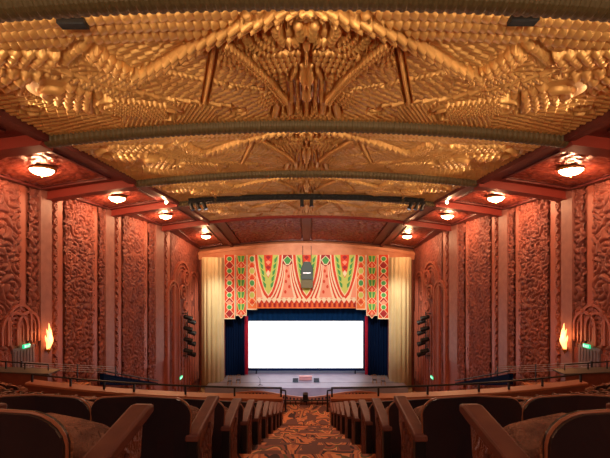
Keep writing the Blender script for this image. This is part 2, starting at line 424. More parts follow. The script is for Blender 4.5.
# ------------------------------------------------------------------ side walls
def Yof(x,p):                                      # distance at which column x meets the wall plane pushed in by p
    Y=20.0
    for _ in range(40): Y=.5*Y+.5*(W(Y)-p)*F/(CX-x)
    return Y
WB=0.0
def wall_block(mb,s,Y0,Y1,p,z0,z1,back=.25):
    a0,a1=W(Y0),W(Y1)
    b=[(s*(a0+back),Y0),(s*(a0-p),Y0),(s*(a1-p),Y1),(s*(a1+back),Y1)]
    mb.hexa([Vector((x,y,z0)) for x,y in b],[Vector((x,y,z1)) for x,y in b])
def wtop(Y,p=0): return float(Zc(W(Y)-p,Y))+.15
for side,s in (('left',-1),('right',1)):
    w=MB(); ys=[-8,15,23,30,38.5,49.8]
    for a,b in zip(ys[:-1],ys[1:]):
        c=[(s*(W(a)+.5),a),(s*(W(a)),a),(s*(W(b)),b),(s*(W(b)+.5),b)]
        w.hexa([Vector((x,y,0)) for x,y in c],[Vector((x,y,CZ+6)) for x,y in c])
    wall=w.build('wall_'+side, M['wallplain']); tag(wall,side+' wall of carved copper relief panels and tall pilasters','wall',kind='structure')
    def relief(xa,xb,seed,sp=.85,per=.29,amp=.20,p=.02,z0=None,step=.048,extra=None,name='relief_panel'):
        Y0,Y1=Yof(xa,0),Yof(xb,0)
        z1=wtop(Y0)
        if z0 is None: z0=CZ-.30*Y0-1.2
        ny=int((Y1-Y0)/step)+2; nz=int((z1-z0)/step)+2
        Yv=np.linspace(Y0,Y1,ny); Zv=np.linspace(z0,z1,nz); Zg,Yg=np.meshgrid(Zv,Yv,indexing='ij')
        h=amp*spirals(Yg-Y0,Zg-z0,sp,per,seed)
        # softer large foliage masses
        h=h+.035*np.sin((Yg-Y0)*2.1+np.sin(Zg*1.3)*1.6)*np.sin(Zg*1.7+np.sin(Yg*1.1)*1.2)
        if extra is not None: h=extra(Yg,Zg,h)
        Wg=np.interp(Yg,[-8,15,23,30,38.5,49.5],[15.2,15.05,14.9,14.7,14.0,13.3])
        npgrid(name, s*(Wg-p-h), Yg, Zg, M['relief'], wall, flip=(s<0))
    def strip(xa,xb,p,m,name,z0=CZ-8.5):
        Y0,Y1=Yof(xa,p),Yof(xb,p); k=MB(); wall_block(k,s,Y0,Y1,p,z0,wtop(Y0,p)+.1)
        return k.build(name, m, wall)
    def scroll(xa,xb):                             # vertical running scroll border: alternating discs and leaves
        Y0,Y1=Yof(xa,.05),Yof(xb,.05); wv=Y1-Y0; k=MB(); wall_block(k,s,Y0,Y1,.04,CZ-8.5,wtop(Y0))
        z=CZ-8; n=0
        while z<wtop(Y0)-.3:
            Yc=(Y0+Y1)/2; X=s*(W(Yc)-.04); r=wv*.48
            if n%2==0:
                vs=[]
                for r_,h_ in ((r,0),(r*.85,.10),(r*.6,.10),(r*.5,.03),(r*.25,.09)):
                    for q in range(14): vs.append(Vector((X-s*h_, Yc+r_*math.cos(2*PI*q/14), z+r_*1.05*math.sin(2*PI*q/14))))
                fs=[(a*14+q,a*14+(q+1)%14,(a+1)*14+(q+1)%14,(a+1)*14+q) for a in range(4) for q in range(14)]+[tuple(56+q for q in range(14))]
                k.add(vs,fs)
            else:
                k.prism([(X,Yc-r,z),(X,Yc,z+r*1.1),(X,Yc+r,z),(X,Yc,z-r*1.1)],(-s*.14,0,0))
            z+=wv*.98; n+=1
        k.build('scroll_border', M['relief_old'], wall)
    # bay before the first pilaster, with the two little arches over the exit
    relief(-40,17,21,sp=1.1)
    strip(17.5,19,.03,M['redwall'],'shadow_fillet'); strip(19.5,25.5,.16,M['strip'],'strip_moulding')  # narrow dark red fillet beside the moulding
    relief(25.5,38,22,sp=.75,per=.34)
    strip(41,52,.28,M['pilaster'],'pilaster'); scroll(52.3,57.5); strip(57.5,62.5,.14,M['strip'],'strip_moulding')
    relief(62.5,92,23); strip(92.5,97,.16,M['strip'],'strip_moulding'); relief(97,104,24,sp=.7,per=.34)
    strip(106,114.5,.28,M['pilaster'],'pilaster'); scroll(114.8,118.5); strip(118.5,121,.14,M['strip'],'strip_moulding')
    relief(121,143.5,25,sp=1.05,step=.08); strip(143.7,147,.16,M['strip'],'strip_moulding'); relief(147,153.6,26,sp=.75,per=.36,step=.08)
    strip(156,164,.28,M['pilaster'],'pilaster'); scroll(164.3,167.5); strip(167.5,170,.14,M['strip'],'strip_moulding')
    relief(170,199,27,sp=1.0,per=.4,step=.085,amp=.10)
    # arched tower of the last bay
    k=MB()
    def arch(Yc,r,ztop,zb,wd,p,k=k,s=s):
        n=12; zc=ztop-r
        path=[(Yc-r,zb)]+[(Yc-r*math.cos(PI*i/n), zc+r*math.sin(PI*i/n)) for i in range(n+1)]+[(Yc+r,zb)]
        for (ya,za),(yb_,zb_) in zip(path[:-1],path[1:]):
            ha=wd/2
            dy,dz=yb_-ya,zb_-za; l=math.hypot(dy,dz)+1e-6; ny,nz=-dz/l*ha,dy/l*ha
            q=[(ya-ny,za-nz),(ya+ny,za+nz),(yb_+ny,zb_+nz),(yb_-ny,zb_-nz)]
            k.hexa([Vector((s*(W(y)-.0),y,z)) for y,z in q],[Vector((s*(W(y)-p),y,z)) for y,z in q])
    Ya=Yof(182,0)
    for r,wd,pp in ((2.2,.22,.30),(1.75,.14,.24),(1.35,.14,.20)): arch(Ya-.5,r,CZ+(HY-262)*Ya/F+r-2.2,CZ-12,wd,pp)
    Yb=Yof(171,0)
    for r,wd,pp in ((1.5,.22,.34),(1.1,.14,.28)): arch(Yb,r,CZ+(HY-281)*Yb/F+r-1.5,CZ-12,wd,pp)
    Yd=Yof(192,0)
    for r,wd,pp in ((1.3,.2,.26),(.9,.14,.22)): arch(Yd,r,CZ+(HY-272)*Yd/F+r-1.3,CZ-12,wd,pp)
    for q in range(9):
        y=Yof(174,0)+q*(Yof(197,0)-Yof(174,0))/8; wall_block(k,s,y,y+.16,.2,CZ-13,CZ-4.0-.4*(q%3),0)
    for (px,py,r) in ((184,278,.9),(184,278,.5),(181,292,.8),(181,292,.4),(189,296,.6),(184,306,.55)):
        Yc=Yof(px,0); zc=CZ+(HY-py)*Yc/F; n=16
        vs=[]
        for rr,h in ((r,.12),(r,.34),(r*.8,.34),(r*.8,.12)):
            for i in range(n): y=Yc+rr*math.cos(2*PI*i/n); vs.append(Vector((s*(W(y)-h),y,zc+rr*math.sin(2*PI*i/n))))
        k.add(vs,[(a*n+i,a*n+(i+1)%n,(a+1)*n+(i+1)%n,(a+1)*n+i) for a in range(3) for i in range(n)])
    k.build('arched_tracery', M['strip'], wall)
    # arches over the exit
    k=MB()
    for (px,py,r) in ((11,313,.85),(24.5,312,.78),(16,305,.8)):
        Yc=Yof(px,0); zt=CZ+(HY-py)*Yc/F
        for rr,wd,pp in ((r,.15,.26),(r*.72,.10,.20),(r*.45,.10,.16)): arch(Yc,rr,zt-(r-rr),CZ+(HY-343)*Yc/F,wd,pp,k=k)
    k.build('little_arches', M['strip'], wall)
    k=MB(); Y0,Y1=Yof(-12,0),Yof(35.5,0); n=44
    for q in range(n):                             # fluted surround of the exit
        y=Y0+(Y1-Y0)*q/n; zt=CZ+(HY-(343-(35-0)*.0))*20/F-.55+ .02*(q%2)
        wall_block(k,s,y,y+(Y1-Y0)/n*.55,.2,CZ-8,zt,0)
    wall_block(k,s,Y0,Y1,.12,CZ-8,CZ-3.75,0)
    k.build('fluted_surround', M['strip'], wall)
    # exit door
    Y0,Y1=Yof(12.5,.22),Yof(34.3,.22)
    zt=CZ-(346.5-HY)*((Y0+Y1)/2)/F
    d=MB(); wall_block(d,s,Y0,Y1,.24,zt-2.4,zt,0)
    door=d.build('door_'+('1' if s<0 else '2'), M['door']); tag(door,'grey mauve exit door low on the %s wall'%side,'door',kind='structure')
    d=MB()
    for q in range(7):
        y=Y0+(Y1-Y0)*(q+.3)/7; wall_block(d,s,y,y+.03,.27,zt-2.2,zt-.15,0)
    d.build('door_panel', M['door'], door)
    ymid=(Y0+Y1)/2; d=MB(); wall_block(d,s,ymid-.5,ymid+.5,.31,zt-1.2,zt-1.14,-.22); d.build('push_bar', M['cable'], door)
    # exit signs
    def exit_sign(px,py,w_,h_,p,label):
        Yc=Yof(px,p); zc=CZ+(HY-py)*Yc/F; X=s*(W(Yc)-p)
        t=empty('exit_sign',(X,Yc,zc),label=label,cat='sign',group=None)
        b=MB(); b.box((-.05,-w_/2,-h_/2),(.05,w_/2,h_/2)); b.build('sign_box', M['exit'], t)
        b=MB(); L={'E':[(0,0,.2,1),(0,0,1,.18),(0,.41,.85,.59),(0,.82,1,1)],'I':[(.35,0,.65,1)],'T':[(0,.82,1,1),(.38,0,.62,1)]}
        cw=w_/5.2
        for i,ch in enumerate('EXIT'):
            b=MB()
            o=(-w_/2+w_*.1+i*cw*1.25)
            def put(x,z): 
                y=o+x*cw; y = y if s<0 else -y
                return (-s*.055, y, -h_*.3+z*h_*.6)
            if ch=='X':
                for (a,b_) in (((0,0),(1,1)),((0,1),(1,0))): b.tube([put(*a),put(*b_)],.012*w_/.5,4)
            else:
                for (x0_,z0_,x1_,z1_) in L[ch]:
                    p0,p1=put(x0_,z0_),put(x1_,z1_); b.box((min(p0[0],p0[0]-s*.01),min(p0[1],p1[1]),p0[2]),(max(p0[0],p0[0]-s*.01),max(p0[1],p1[1]),p1[2]))
            b.build('letter', M['exittext'], t)
        return t
    exit_sign(26.3,346,.44,.19,.36,'green lit EXIT sign over the grey door on the %s wall'%side)
    exit_sign(181,377.5,.8,.26,.34,'small green EXIT sign low on the %s wall near the stage'%side)
    # sconce
    Yc=Yof(46,.28); zc=CZ+(HY-336)*Yc/F; X=s*(W(Yc)-.28)
    t=empty('wall_sconce',(X,Yc,zc-.75),label='tall flame-shaped lit glass sconce on the nearest pilaster of the %s wall'%side,cat='wall lamp')
    b=MB(); b.lathe([(.02,-.25),(.09,-.1),(.16,0),(.10,.06)],(-s*.14,0,0),12); b.box((min(0,-s*.1),-.06,-.1),(max(0,-s*.1),.06,.15)); b.build('bracket', M['lamprim'], t, smooth=True)
    for q,(dy,h_,lean) in enumerate(((0,1.45,0),(.10,1.15,.10),(-.10,1.15,-.10),(.16,.8,.2),(-.16,.8,-.2))):
        b=MB(); pts=[]; rs=[]
        for i in range(9):
            tt=i/8; pts.append((-s*(.14+.05*math.sin(tt*3)), dy*.5+lean*tt*1.1+ .03*math.sin(tt*9+q), .03+h_*tt)); rs.append(.010+.060*math.sin(PI*min(1,(tt*.9+.1)))**.8)
        b.tube(pts,rs,8); b.build('glass_plume', M['flame'], t, smooth=True)
    l=bpy.data.lights.new('sconce_glow','POINT'); l.energy=45; l.color=(1,.42,.14); l.shadow_soft_size=.25
    lo=bpy.data.objects.new('sconce_glow',l); COL.objects.link(lo); lo.location=(X-s*.55,Yc,zc)
    # light ladder near the stage
    Yc=Yof(184.5,.3); X=s*(W(Yc)-.55); za=CZ-(312-HY)*Yc/F; zb=CZ-(358-HY)*Yc/F
    t=empty('lighting_ladder',(X,Yc,zb),label='black lighting ladder fixed upright on the %s wall beside the stage'%side,cat='lighting rig')
    b=MB()
    for dy in (-.28,.28): b.tube([(0,dy,0),(0,dy,za-zb)],.045,8)
    b.build('upright', M['black'], t)
    for q in range(10):
        b=MB(); b.tube([(0,-.28,.25+q*(za-zb-.4)/9),(0,.28,.25+q*(za-zb-.4)/9)],.03,6); b.build('rung', M['black'], t)
    for q in (0,9):
        b=MB(); b.box((min(0,s*.55),-.04,.2+q*(za-zb-.4)/9),(max(0,s*.55),.04,.28+q*(za-zb-.4)/9)); b.build('wall_bracket', M['black'], t)
    for q in range(8):
        z=zb+.35+q*(za-zb-.5)/7.6
        sp_=empty('spotlight',(X-s*.25,Yc+(-.75 if q%2 else .55),z),label='black stage spotlight, %s from the top of the %s wall lighting ladder'%(ord1(7-q),side),cat='spotlight',group='spotlights on the %s wall ladder'%side)
        dM=Matrix.Rotation(-s*(-.9),3,'Z')
        axis=Vector((-s*.75,.55,-.35)).normalized()
        b=MB(); b.tube([axis*-.36,axis*-.3,axis*.3,axis*.55],[.14,.22,.24,.28],12); b.build('lamp_body', M['black'], sp_)
        b=MB(); b.tube([axis*.55,axis*.57],[.24,.24],12); b.build('lens', M['lens'], sp_)
        b=MB(); b.tube([Vector((s*.25,(.45 if q%2 else -.27),0))+Vector((0,0,.22)),Vector((0,0,.2)),Vector((0,0,-.05))],.02,6); b.build('yoke', M['black'], sp_)

# ceiling lamps
LAMPS=[((42,177),19.0),((117,201),26.3),((165.5,215),34.0),((206,238),43.8)]
LN=['nearest','second','third','farthest']
def ceiling_lamp(X,Y,label):
    z=float(Zc(X,Y))-.02
    t=empty('ceiling_light',(X,Y,z),label=label,cat='ceiling light',group='bowl lights along the red soffits')
    b=MB(); b.lathe([(.56,.10),(.57,0),(.53,-.05),(.48,-.02)],n=24); b.build('rim', M['lamprim'], t, smooth=True)
    b=MB(); b.lathe([(.49,-.02),(.46,-.12),(.34,-.22),(.17,-.28),(.03,-.30)],n=24,rfun=lambda a:1+.05*math.cos(12*a)); b.build('glass_bowl', M['lampglass'], t, smooth=True)
    b=MB(); b.lathe([(.03,-.29),(.07,-.32),(.03,-.36),(.005,-.39)],n=10); b.build('finial', M['lamprim'], t, smooth=True)
    return t
def plight(loc,e,col,size=.3,name='lamp_glow'):
    l=bpy.data.lights.new(name,'POINT'); l.energy=e; l.color=col; l.shadow_soft_size=size
    o=bpy.data.objects.new(name,l); COL.objects.link(o); o.location=loc; return o
for (p,Y),nm in zip(LAMPS,LN):
    for s in (-1,1):
        X=s*(CX-p[0])*Y/F
        ceiling_lamp(X,Y,'%s lit amber bowl light in the red ceiling over the %s wall'%(nm,'left' if s<0 else 'right'))
        plight((X,Y,float(Zc(X,Y))-.52),500 if Y>22 else 330,(1,.50,.25),.22)
for s in (-1,1):                                   # the same lamps carry on behind the viewer
    for Y in (11.5,4.5): plight((s*12.4,Y,float(Zc(12.4,Y))-.8),160,(1,.45,.2),.3)

# small bright spotlights at the soffit edge
for s,px,py in ((-1,166.5,193.5),(1,446.5,196.5)):
    Y=28.6; loc=Vector(((px-CX)*Y/F,Y,0)); loc.z=float(Zc(loc.x,Y))-.28
    t=empty('edge_spotlight',loc,label='small glaring spotlight at the edge of the gilded ceiling on the %s'%('left' if s<0 else 'right'),cat='spotlight')
    b=MB(); b.tube([(0,.2,0),(0,-.06,0)],[.10,.12],12); b.tube([(0,.1,.05),(0,.1,.34)],.02,6); b.build('lamp_body', M['black'], t)
    b=MB(); b.lathe([(.10,0),(.08,.03),(.03,.05)],(0,-.06,0),12,M=Matrix.Rotation(PI/2,3,'X')); b.build('lit_lens', M['bulb'], t)
    plight(loc+Vector((0,-.5,-.1)),130,(1,.6,.3),.1)

# ------------------------------------------------------------------ proscenium
YP=49.5
w=MB(); 
for s in (-1,1): w.hexa([Vector((s*13.9,YP,0)),Vector((s*10.2,YP,0)),Vector((s*10.2,YP+.6,0)),Vector((s*13.9,YP+.6,0))],[Vector((s*13.9,YP,CZ+2.2)),Vector((s*10.2,YP,CZ+2.2)),Vector((s*10.2,YP+.6,CZ+2.2)),Vector((s*13.9,YP+.6,CZ+2.2))])
pw=w.build('wall_front', M['strip']); tag(pw,'copper red wall around the stage opening','wall',kind='structure')
hb=MB(); n=28                                       # arched salmon header
for i in range(n):
    xa=-13.4+26.8*i/n; xb=xa+26.8/n
    def zt(x): return CZ+3.45-.0065*x*x
    def zb_(x): return CZ+2.02-.003*x*x
    hb.hexa([Vector((xa,YP-.35,zb_(xa))),Vector((xb,YP-.35,zb_(xb))),Vector((xb,YP+.6,zb_(xb))),Vector((xa,YP+.6,zb_(xa)))],
            [Vector((xa,YP-.35,zt(xa))),Vector((xb,YP-.35,zt(xb))),Vector((xb,YP+.6,zt(xb)+.6)),Vector((xa,YP+.6,zt(xa)+.6))])
    hb.hexa([Vector((xa,YP-.55,zt(xa)-.28)),Vector((xb,YP-.55,zt(xb)-.28)),Vector((xb,YP-.3,zt(xb)-.28)),Vector((xa,YP-.3,zt(xa)-.28))],
            [Vector((xa,YP-.55,zt(xa)+.1)),Vector((xb,YP-.55,zt(xb)+.1)),Vector((xb,YP-.3,zt(xb)+.1)),Vector((xa,YP-.3,zt(xa)+.1))])
hb.build('header_arch', M['header'], pw)
for s,nm in ((-1,'left'),(1,'right')):
    b=MB(); n=14; zt_=CZ+1.75
    def rf(a,n=n): 
        c=abs(math.cos(a*n/2)); return .86+.14*c**.6
    prof=[(1.42,0),(1.42,.5),(1.36,.6),(1.36,zt_-.5),(1.34,zt_-.1),(1.28,zt_)]
    t=empty('fluted_column',(s*11.35,YP-.95,0),label='tall cream fluted column on the %s of the stage'%nm,cat='column')
    b.lathe(prof[2:],n=112,rfun=rf); b.build('shaft', M['column'], t, smooth=True)
    b=MB(); b.lathe([(1.44,0),(1.44,.45),(1.37,.6)],n=48); b.build('column_base', M['column'], t, smooth=False)

# stage
zs=CZ-13.1
b=MB(); b.box((-11.5,45.2,0),(11.5,49.6,zs)); b.box((-10.1,49.6,0),(10.1,62,zs))
st=b.build('stage_floor', M['stage']); tag(st,'grey boarded stage floor','stage',kind='structure')
b=MB(); b.box((-11.5,47.3,zs),(11.5,47.36,zs+.012)); b.build('stage_seam', M['black'], st)
b=MB(); b.box((-14,60,0),(14,60.5,CZ+4)); b.box((-14,50.2,CZ+2.5),(14,60,CZ+2.7)); b.box((-14,50.2,0),(-13.8,60,CZ+2.5)); b.box((13.8,50.2,0),(14,60,CZ+2.5))
sh=b.build('wall_back', M['navy']); tag(sh,'dark stage house wall behind the screen','wall',kind='structure')

def sx(px,Y=51.5): return (px-CX)*Y/F
t=empty('projection_screen',(0,51.5,CZ-12.36),label='large glowing white projection screen on the stage',cat='screen')
o=Vector((0,51.5,CZ-12.36)); x0,x1=sx(248.5),sx(363); z0,z1=CZ-(368-HY)*51.5/F,CZ-(321-HY)*51.5/F
b=MB(); b.box((x0,51.47,z0),(x1,51.5,z1)); b.build('screen_surface', M['screen'], t, origin=o)
b=MB(); m_=.35
b.box((x0-m_,51.5,z0-m_),(x1+m_,51.62,z0)); b.box((x0-m_,51.5,z1),(x1+m_,51.62,z1+m_)); b.box((x0-m_,51.5,z0),(x0,51.62,z1)); b.box((x1,51.5,z0),(x1+m_,51.62,z1)); b.build('screen_masking', M['navy'], t, origin=o)
b=MB()
for q in (x0+1,x1-1): b.box((q-.08,51.5,zs),(q+.08,51.62,z0-m_))
b.build('screen_leg', M['black'], t, origin=o)

def drape(name,xa,xb,za,zb,Y,m,folds,amp,label,cat='curtain',group=None):
    b=MB(); n=folds*8
    xs=np.linspace(xa,xb,n+1)
    vs=[]; fs=[]
    for z in (za,zb):
        for i,x in enumerate(xs): vs.append(Vector((x,Y+amp*math.sin(2*PI*folds*i/n),z)))
    for z in (zb,za):
        for i,x in list(enumerate(xs))[::-1]: pass
    n1=n+1
    for i in range(n): fs.append((i,i+1,n1+i+1,n1+i))
    vs2=[v+Vector((0,.05,0)) for v in vs]; k=len(vs)
    fs+= [tuple(q+k for q in f[::-1]) for f in fs]
    fs+= [(0,n1,k+n1,k),(n,k+n,k+n1+n,n1+n)]+[(i,k+i,k+i+1,i+1) for i in range(n)]+[(n1+i,n1+i+1,k+n1+i+1,k+n1+i) for i in range(n)]
    b.add(vs+vs2,fs)
    ob=b.build(name,m,smooth=False); ob2=tag(ob,label,cat,group)
    c=Vector(((xa+xb)/2,Y,za)); ob.data.transform(Matrix.Translation(-c)); ob.location=c
    return ob
drape('stage_backdrop',-9.6,9.6,zs,CZ-2.9,53.5,M['navy2'],34,.09,'dark blue pleated backdrop curtain behind the white screen')
drape('curtain_border',-9.9,9.9,CZ-6.25,CZ-3.0,51.2,M['navy2'],30,.07,'dark navy border curtain across the top of the screen')
for s,nm in ((-1,'left'),(1,'right')):
    xa,xb=(sx(225,50.6),sx(244.5,50.6)) if s<0 else (sx(368,50.6),sx(389,50.6))
    drape('stage_leg_curtain',xa,xb,CZ-(379-HY)*50.6/F if False else zs+.02,CZ-4.0,50.7,M['navy'],8,.12,'black navy side curtain on the %s of the stage'%nm)
    xa,xb=(sx(244.3,51),sx(248,51)) if s<0 else (sx(365,51),sx(368.2,51))
    drape('crimson_curtain_edge',xa,xb,zs+.02,CZ-5.6,51.0,M['crimson'],2,.08,'narrow strip of crimson curtain showing on the %s of the screen'%nm)

# ---- patterned valance (appliqué on cloth), drawn in tenths of its own width
YV=48.9
def vx(px): return (px-CX)*YV/F
def vz(py): return CZ+(HY-py)*YV/F
class Cloth(MB):
    def poly(s,pts,c,l): s.prism([(vx(x),YV-.02*l,vz(y)) for x,y in pts],(0,.012,0),VI[c])
def ell(cx,cy,rx,ry,n=10): return [(cx+rx*math.cos(2*PI*i/n),cy+ry*math.sin(2*PI*i/n)) for i in range(n)]
def Ushape(cx,w,y0,y1,n=8):                        # tapering U outline
    pts=[(cx-w,y0)]
    for i in range(1,n): t=i/n; pts.append((cx-w*math.cos(t*PI/2)**.62*(1-.12*t), y0+(y1-y0)*t))
    pts.append((cx,y1))
    return pts+[(2*cx-x,y) for x,y in pts[:-1][::-1]]
c=Cloth()
c.poly([(257,255),(356,255),(356,307.5),(257,307.5)],'red',0)
for cx in (287.5,325.5,256,357):                   # white-striped towers
    for k,(wt,wb,col) in enumerate(((6.0,18.5,'cream'),(5.2,16.2,'red'),(4.4,14,'cream'),(3.6,11.5,'red'),(3.0,9.2,'cream'),(2.2,6.6,'pink'))):
        L_=[(cx-wt,261+k*.8)]+[(cx-(wt+(wb-wt)*(t/6)**2.0),261+k*.8+(39-k*1.3)*t/6) for t in range(1,7)]
        pts=L_+[(2*cx-x,y) for x,y in L_[::-1]]
        pts=[(min(356,max(257,x)),y) for x,y in pts]
        c.poly(pts,col,1+k)
    if 257<cx<356:
        c.poly([(cx-9,255),(cx+9,255),(cx+6.5,262.5),(cx,266.5),(cx-6.5,262.5)],'dred',7)
        c.poly([(cx,255.5),(cx+4.6,260),(cx+1.5,265),(cx-1.5,265),(cx-4.6,260)],'cream',8)
        c.poly([(cx,256.3),(cx+3.6,260),(cx+1.2,264),(cx-1.2,264),(cx-3.6,260)],'green',9)
        for q in range(5):
            c.poly(ell(cx+(.9 if q%2 else -.9)*(1+q*.35),271+q*5.2,1.3,1.9,6),'red',8)
for cx in (268.5,306.5,344.5):
    c.poly(Ushape(cx,14.6,255,302),'cream',10); c.poly(Ushape(cx,13.4,255,300),'red',11); c.poly(Ushape(cx,10.8,255,296),'cream',12)
    c.poly(Ushape(cx,10.2,255,294.5),'lime',13)
    for sg in (-1,1):
        for q in range(5):
            yy=259+q*6.2; xx=cx+sg*(7.6-q*.95)
            lf=[(xx+sg*1.7,yy-3.0),(xx+sg*.6,yy+2.4),(xx-sg*1.5,yy+4.2),(xx-sg*1.6,yy+.2)]
            c.poly(lf,'green',14)
    c.poly(Ushape(cx,5.2,255,279.5),'lime',15); c.poly(Ushape(cx,4.4,255,278),'red',16)
    for q in range(4):
        c.poly([(cx-2.6,257+q*5),(cx,255.5+q*5),(cx+2.6,257+q*5),(cx,260+q*5)],'dred' if q%2==0 else 'pink',17)
    c.poly([(cx,270),(cx+1.9,273.5),(cx,277),(cx-1.9,273.5)],'cream',18)
for q in range(20):                                # white zigzag and pleated fringe
    x=257+q*4.95; c.poly([(x,299.3),(x+2.47,296.8),(x+4.95,299.3),(x+2.47,303)],'cream',19)
for q in range(40):
    x=257+q*2.475; c.poly([(x,303.4),(x+1.5,302.6),(x+1.5,307.5),(x,307.5)],'dred' if q%2 else 'orange',18)
    c.poly([(x,302.9),(x+2.475,302.9),(x+2.475,303.5),(x,303.5)],'red',17)
c.poly([(257,306.9),(356,306.9),(356,308),(257,308)],'orange',20)
ob=c.build('patterned_valance',VM); cc=Vector((0,YV,vz(308))); ob.data.transform(Matrix.Translation(-cc)); ob.location=cc
tag(ob,'wide red valance with green leaf pendants and white stepped towers','curtain')
for sg,nm in ((-1,'left'),(1,'right')):
    for q,(xa,xb,yb,col,ac) in enumerate(((247.2,257,309.7,'orange','orange'),(235.8,246.8,315.6,'red','red'),(224.4,235.4,318.8,'red','dred'))):
        c=Cloth(); mx=(lambda x:x) if sg<0 else (lambda x:2*CX-x)
        def pl(pts,cl,l,c=c,mx=mx,q=q): c.poly([(mx(x),y) for x,y in pts],cl,l+q*6)
        pl([(xa,255),(xb,255),(xb,yb),(xa,yb)],col,0)
        pl([(xa,255),(xa+.7,255),(xa+.7,yb),(xa,yb)],'cream',1); pl([(xb-.7,255),(xb,255),(xb,yb),(xb-.7,yb)],'cream',1)
        pl([(xa,yb-1),(xb,yb-1),(xb,yb),(xa,yb)],'cream',2)
        mc=(xa+xb)/2; y=259.0; k=0
        while y<yb-6:
            pl([(xa+1,y+6.5),(mc,y+1.2),(xb-1,y+6.5),(mc,y+11.5)],'cream',1); pl([(xa+1.6,y+6.5),(mc,y+2.1),(xb-1.6,y+6.5),(mc,y+10.6)],ac,2)
            if q==0:
                pl(ell(mc,y,2.9,3.5),'cream',3); pl(ell(mc,y,2.3,2.9),'lime' if k%2 else 'green',4); pl([(mc,y+4),(mc+2.6,y+8.4),(mc-2.6,y+8.4)],'red',4)
            elif q==1:
                pl([(mc-4,y-3.4),(mc+4,y-3.4),(mc+2.8,y+2.9),(mc-2.8,y+2.9)],'lime',3); pl([(mc-3.2,y-3),(mc-.5,y-3),(mc-.6,y+2.6),(mc-2.2,y+2.6)],'green',4); pl([(mc+3.2,y-3),(mc+.5,y-3),(mc+.6,y+2.6),(mc+2.2,y+2.6)],'green',4)
                pl([(mc,y+3.8),(mc+1.4,y+6.5),(mc,y+9),(mc-1.4,y+6.5)],'pink',4)
            else:
                pl(ell(mc,y,3.0,2.9),'cream',3); pl(ell(mc,y,2.3,2.2),'green',4); pl([(mc-3,y+7.5),(mc,y+4.6),(mc+3,y+7.5),(mc,y+9.6)],'pink' if k%2 else 'dred',4)
            y+=12; k+=1
        ob=c.build('valance_strip',VM); cc=Vector((vx(mx(mc)),YV,vz(yb))); ob.data.transform(Matrix.Translation(-cc)); ob.location=cc
        tag(ob,'%s patterned hanging strip with green motifs on the %s of the valance'%(('innermost orange','middle red','outermost dark red')[q],nm),'curtain','stepped valance strips')

# speaker cluster
Y=47.0; o=P(307,288,Y)
t=empty('speaker_cluster',o,label='dark hanging loudspeaker cluster in front of the valance',cat='loudspeaker')
b=MB(); hw=.70; b.prism([(-hw,0,1.0),(hw,0,1.0),(hw,.1,2.35),(hw*.55,.2,3.1),(-hw*.55,.2,3.1),(-hw,.1,2.35)],(0,1.0,0)); b.build('upper_cabinet', M['speaker'], t, bevel=.03)
b=MB(); b.box((-hw,.05,0),(hw,.9,.98)); b.build('lower_cabinet', M['speaker2'], t, bevel=.03)
b=MB(); b.box((-.45,-.04,1.72),(-.12,.1,1.80)); b.box((.12,-.04,1.72),(.45,.1,1.80)); b.box((-.1,-.04,1.70),(.1,.1,1.82)); b.build('horn_slot', M['cable'], t)
b=MB(); b.tube([(-.5,.6,2.9),(-.5,.6,5.0)],.03,6); b.tube([(.5,.6,2.9),(.5,.6,5.0)],.03,6); b.build('hanging_chain', M['black'], t)

# stage items
o=P(305.5,380,48.5); o.z=zs
t=tag(MB().build('x',M['black']) if False else empty('stage_crate',o),'low pink crate at the middle front of the stage','box')
b=MB(); b.box((-.76,-.3,.03),(.76,.3,.46)); b.build('crate_body', M['pinkbox'], t, bevel=.02)
b=MB(); b.box((-.8,-.33,.44),(.8,.33,.5)); b.build('crate_lid', M['pinkbox'], t); b=MB()
for q in (-.7,.7): b.box((q-.06,-.25,0),(q+.06,.25,.03))
b.build('skid', M['black'], t)
for px,nm in ((295.5,'left'),(316.5,'right')):
    Y=47.8; o=P(px,382,Y); o.z=zs
    t=empty('stage_monitor',o,label='black wedge stage monitor on the %s of the pink crate'%nm,cat='loudspeaker')
    b=MB(); b.prism([(-.33,-.28,0),(-.33,.3,0),(-.33,.26,.36),(-.33,-.02,.42),(-.33,-.28,.12)],(.66,0,0)); b.build('cabinet', M['speaker'], t)
    b=MB(); b.prism([(-.27,-.26,.15),(-.27,-.03,.40),(-.27,-.05,.42),(-.27,-.28,.17)],(.54,0,0)); b.build('grille', M['black'], t)
# gilt music-stand-like ornaments by the column feet
for s,nm in ((-1,'left'),(1,'right')):
    for k,dx in enumerate((8.9,8.0)):
        t=empty('pit_chair',(s*dx,46.4+.5*k,zs),label='spindly gilt chair with dark seat near the %s column, %s of its pair'%(nm,'outer' if k==0 else 'inner'),cat='chair',group='chairs at the stage corners')
        b=MB(); b.box((-.22,-.22,.43),(.22,.22,.48)); b.build('seat', M['walnut'], t)
        for (a,c_) in ((-1,-1),(1,-1),(-1,1),(1,1)):
            b=MB(); b.tube([(a*.2,c_*.2,.43),(a*.22,c_*.23,0)],.025,6); b.build('leg', M['lamprim'], t)
        b=MB(); b.tube([(-.2,.2,.46),(-.2,.26,.95),(0,.28,1.02),(.2,.26,.95),(.2,.2,.46)],.025,6); b.tube([(-.2,.23,.7),(.2,.23,.7)],.02,6); b.build('backrest', M['lamprim'], t)
o=P(260,384,46.2); o.z=zs
t=empty('microphone_stand',o,label='thin black microphone stand at the left front of the stage',cat='stand')
b=MB(); b.tube([(0,0,.02),(0,0,.75)],.025,6); b.tube([(0,0,.75),(-.25,-.05,1.05)],.02,6); b.build('pole', M['black'], t)
b=MB()
for q in range(3): b.tube([(0,0,.12),(.3*math.cos(q*2.1),.3*math.sin(q*2.1),.01)],.02,6)
b.build('tripod_foot', M['black'], t)

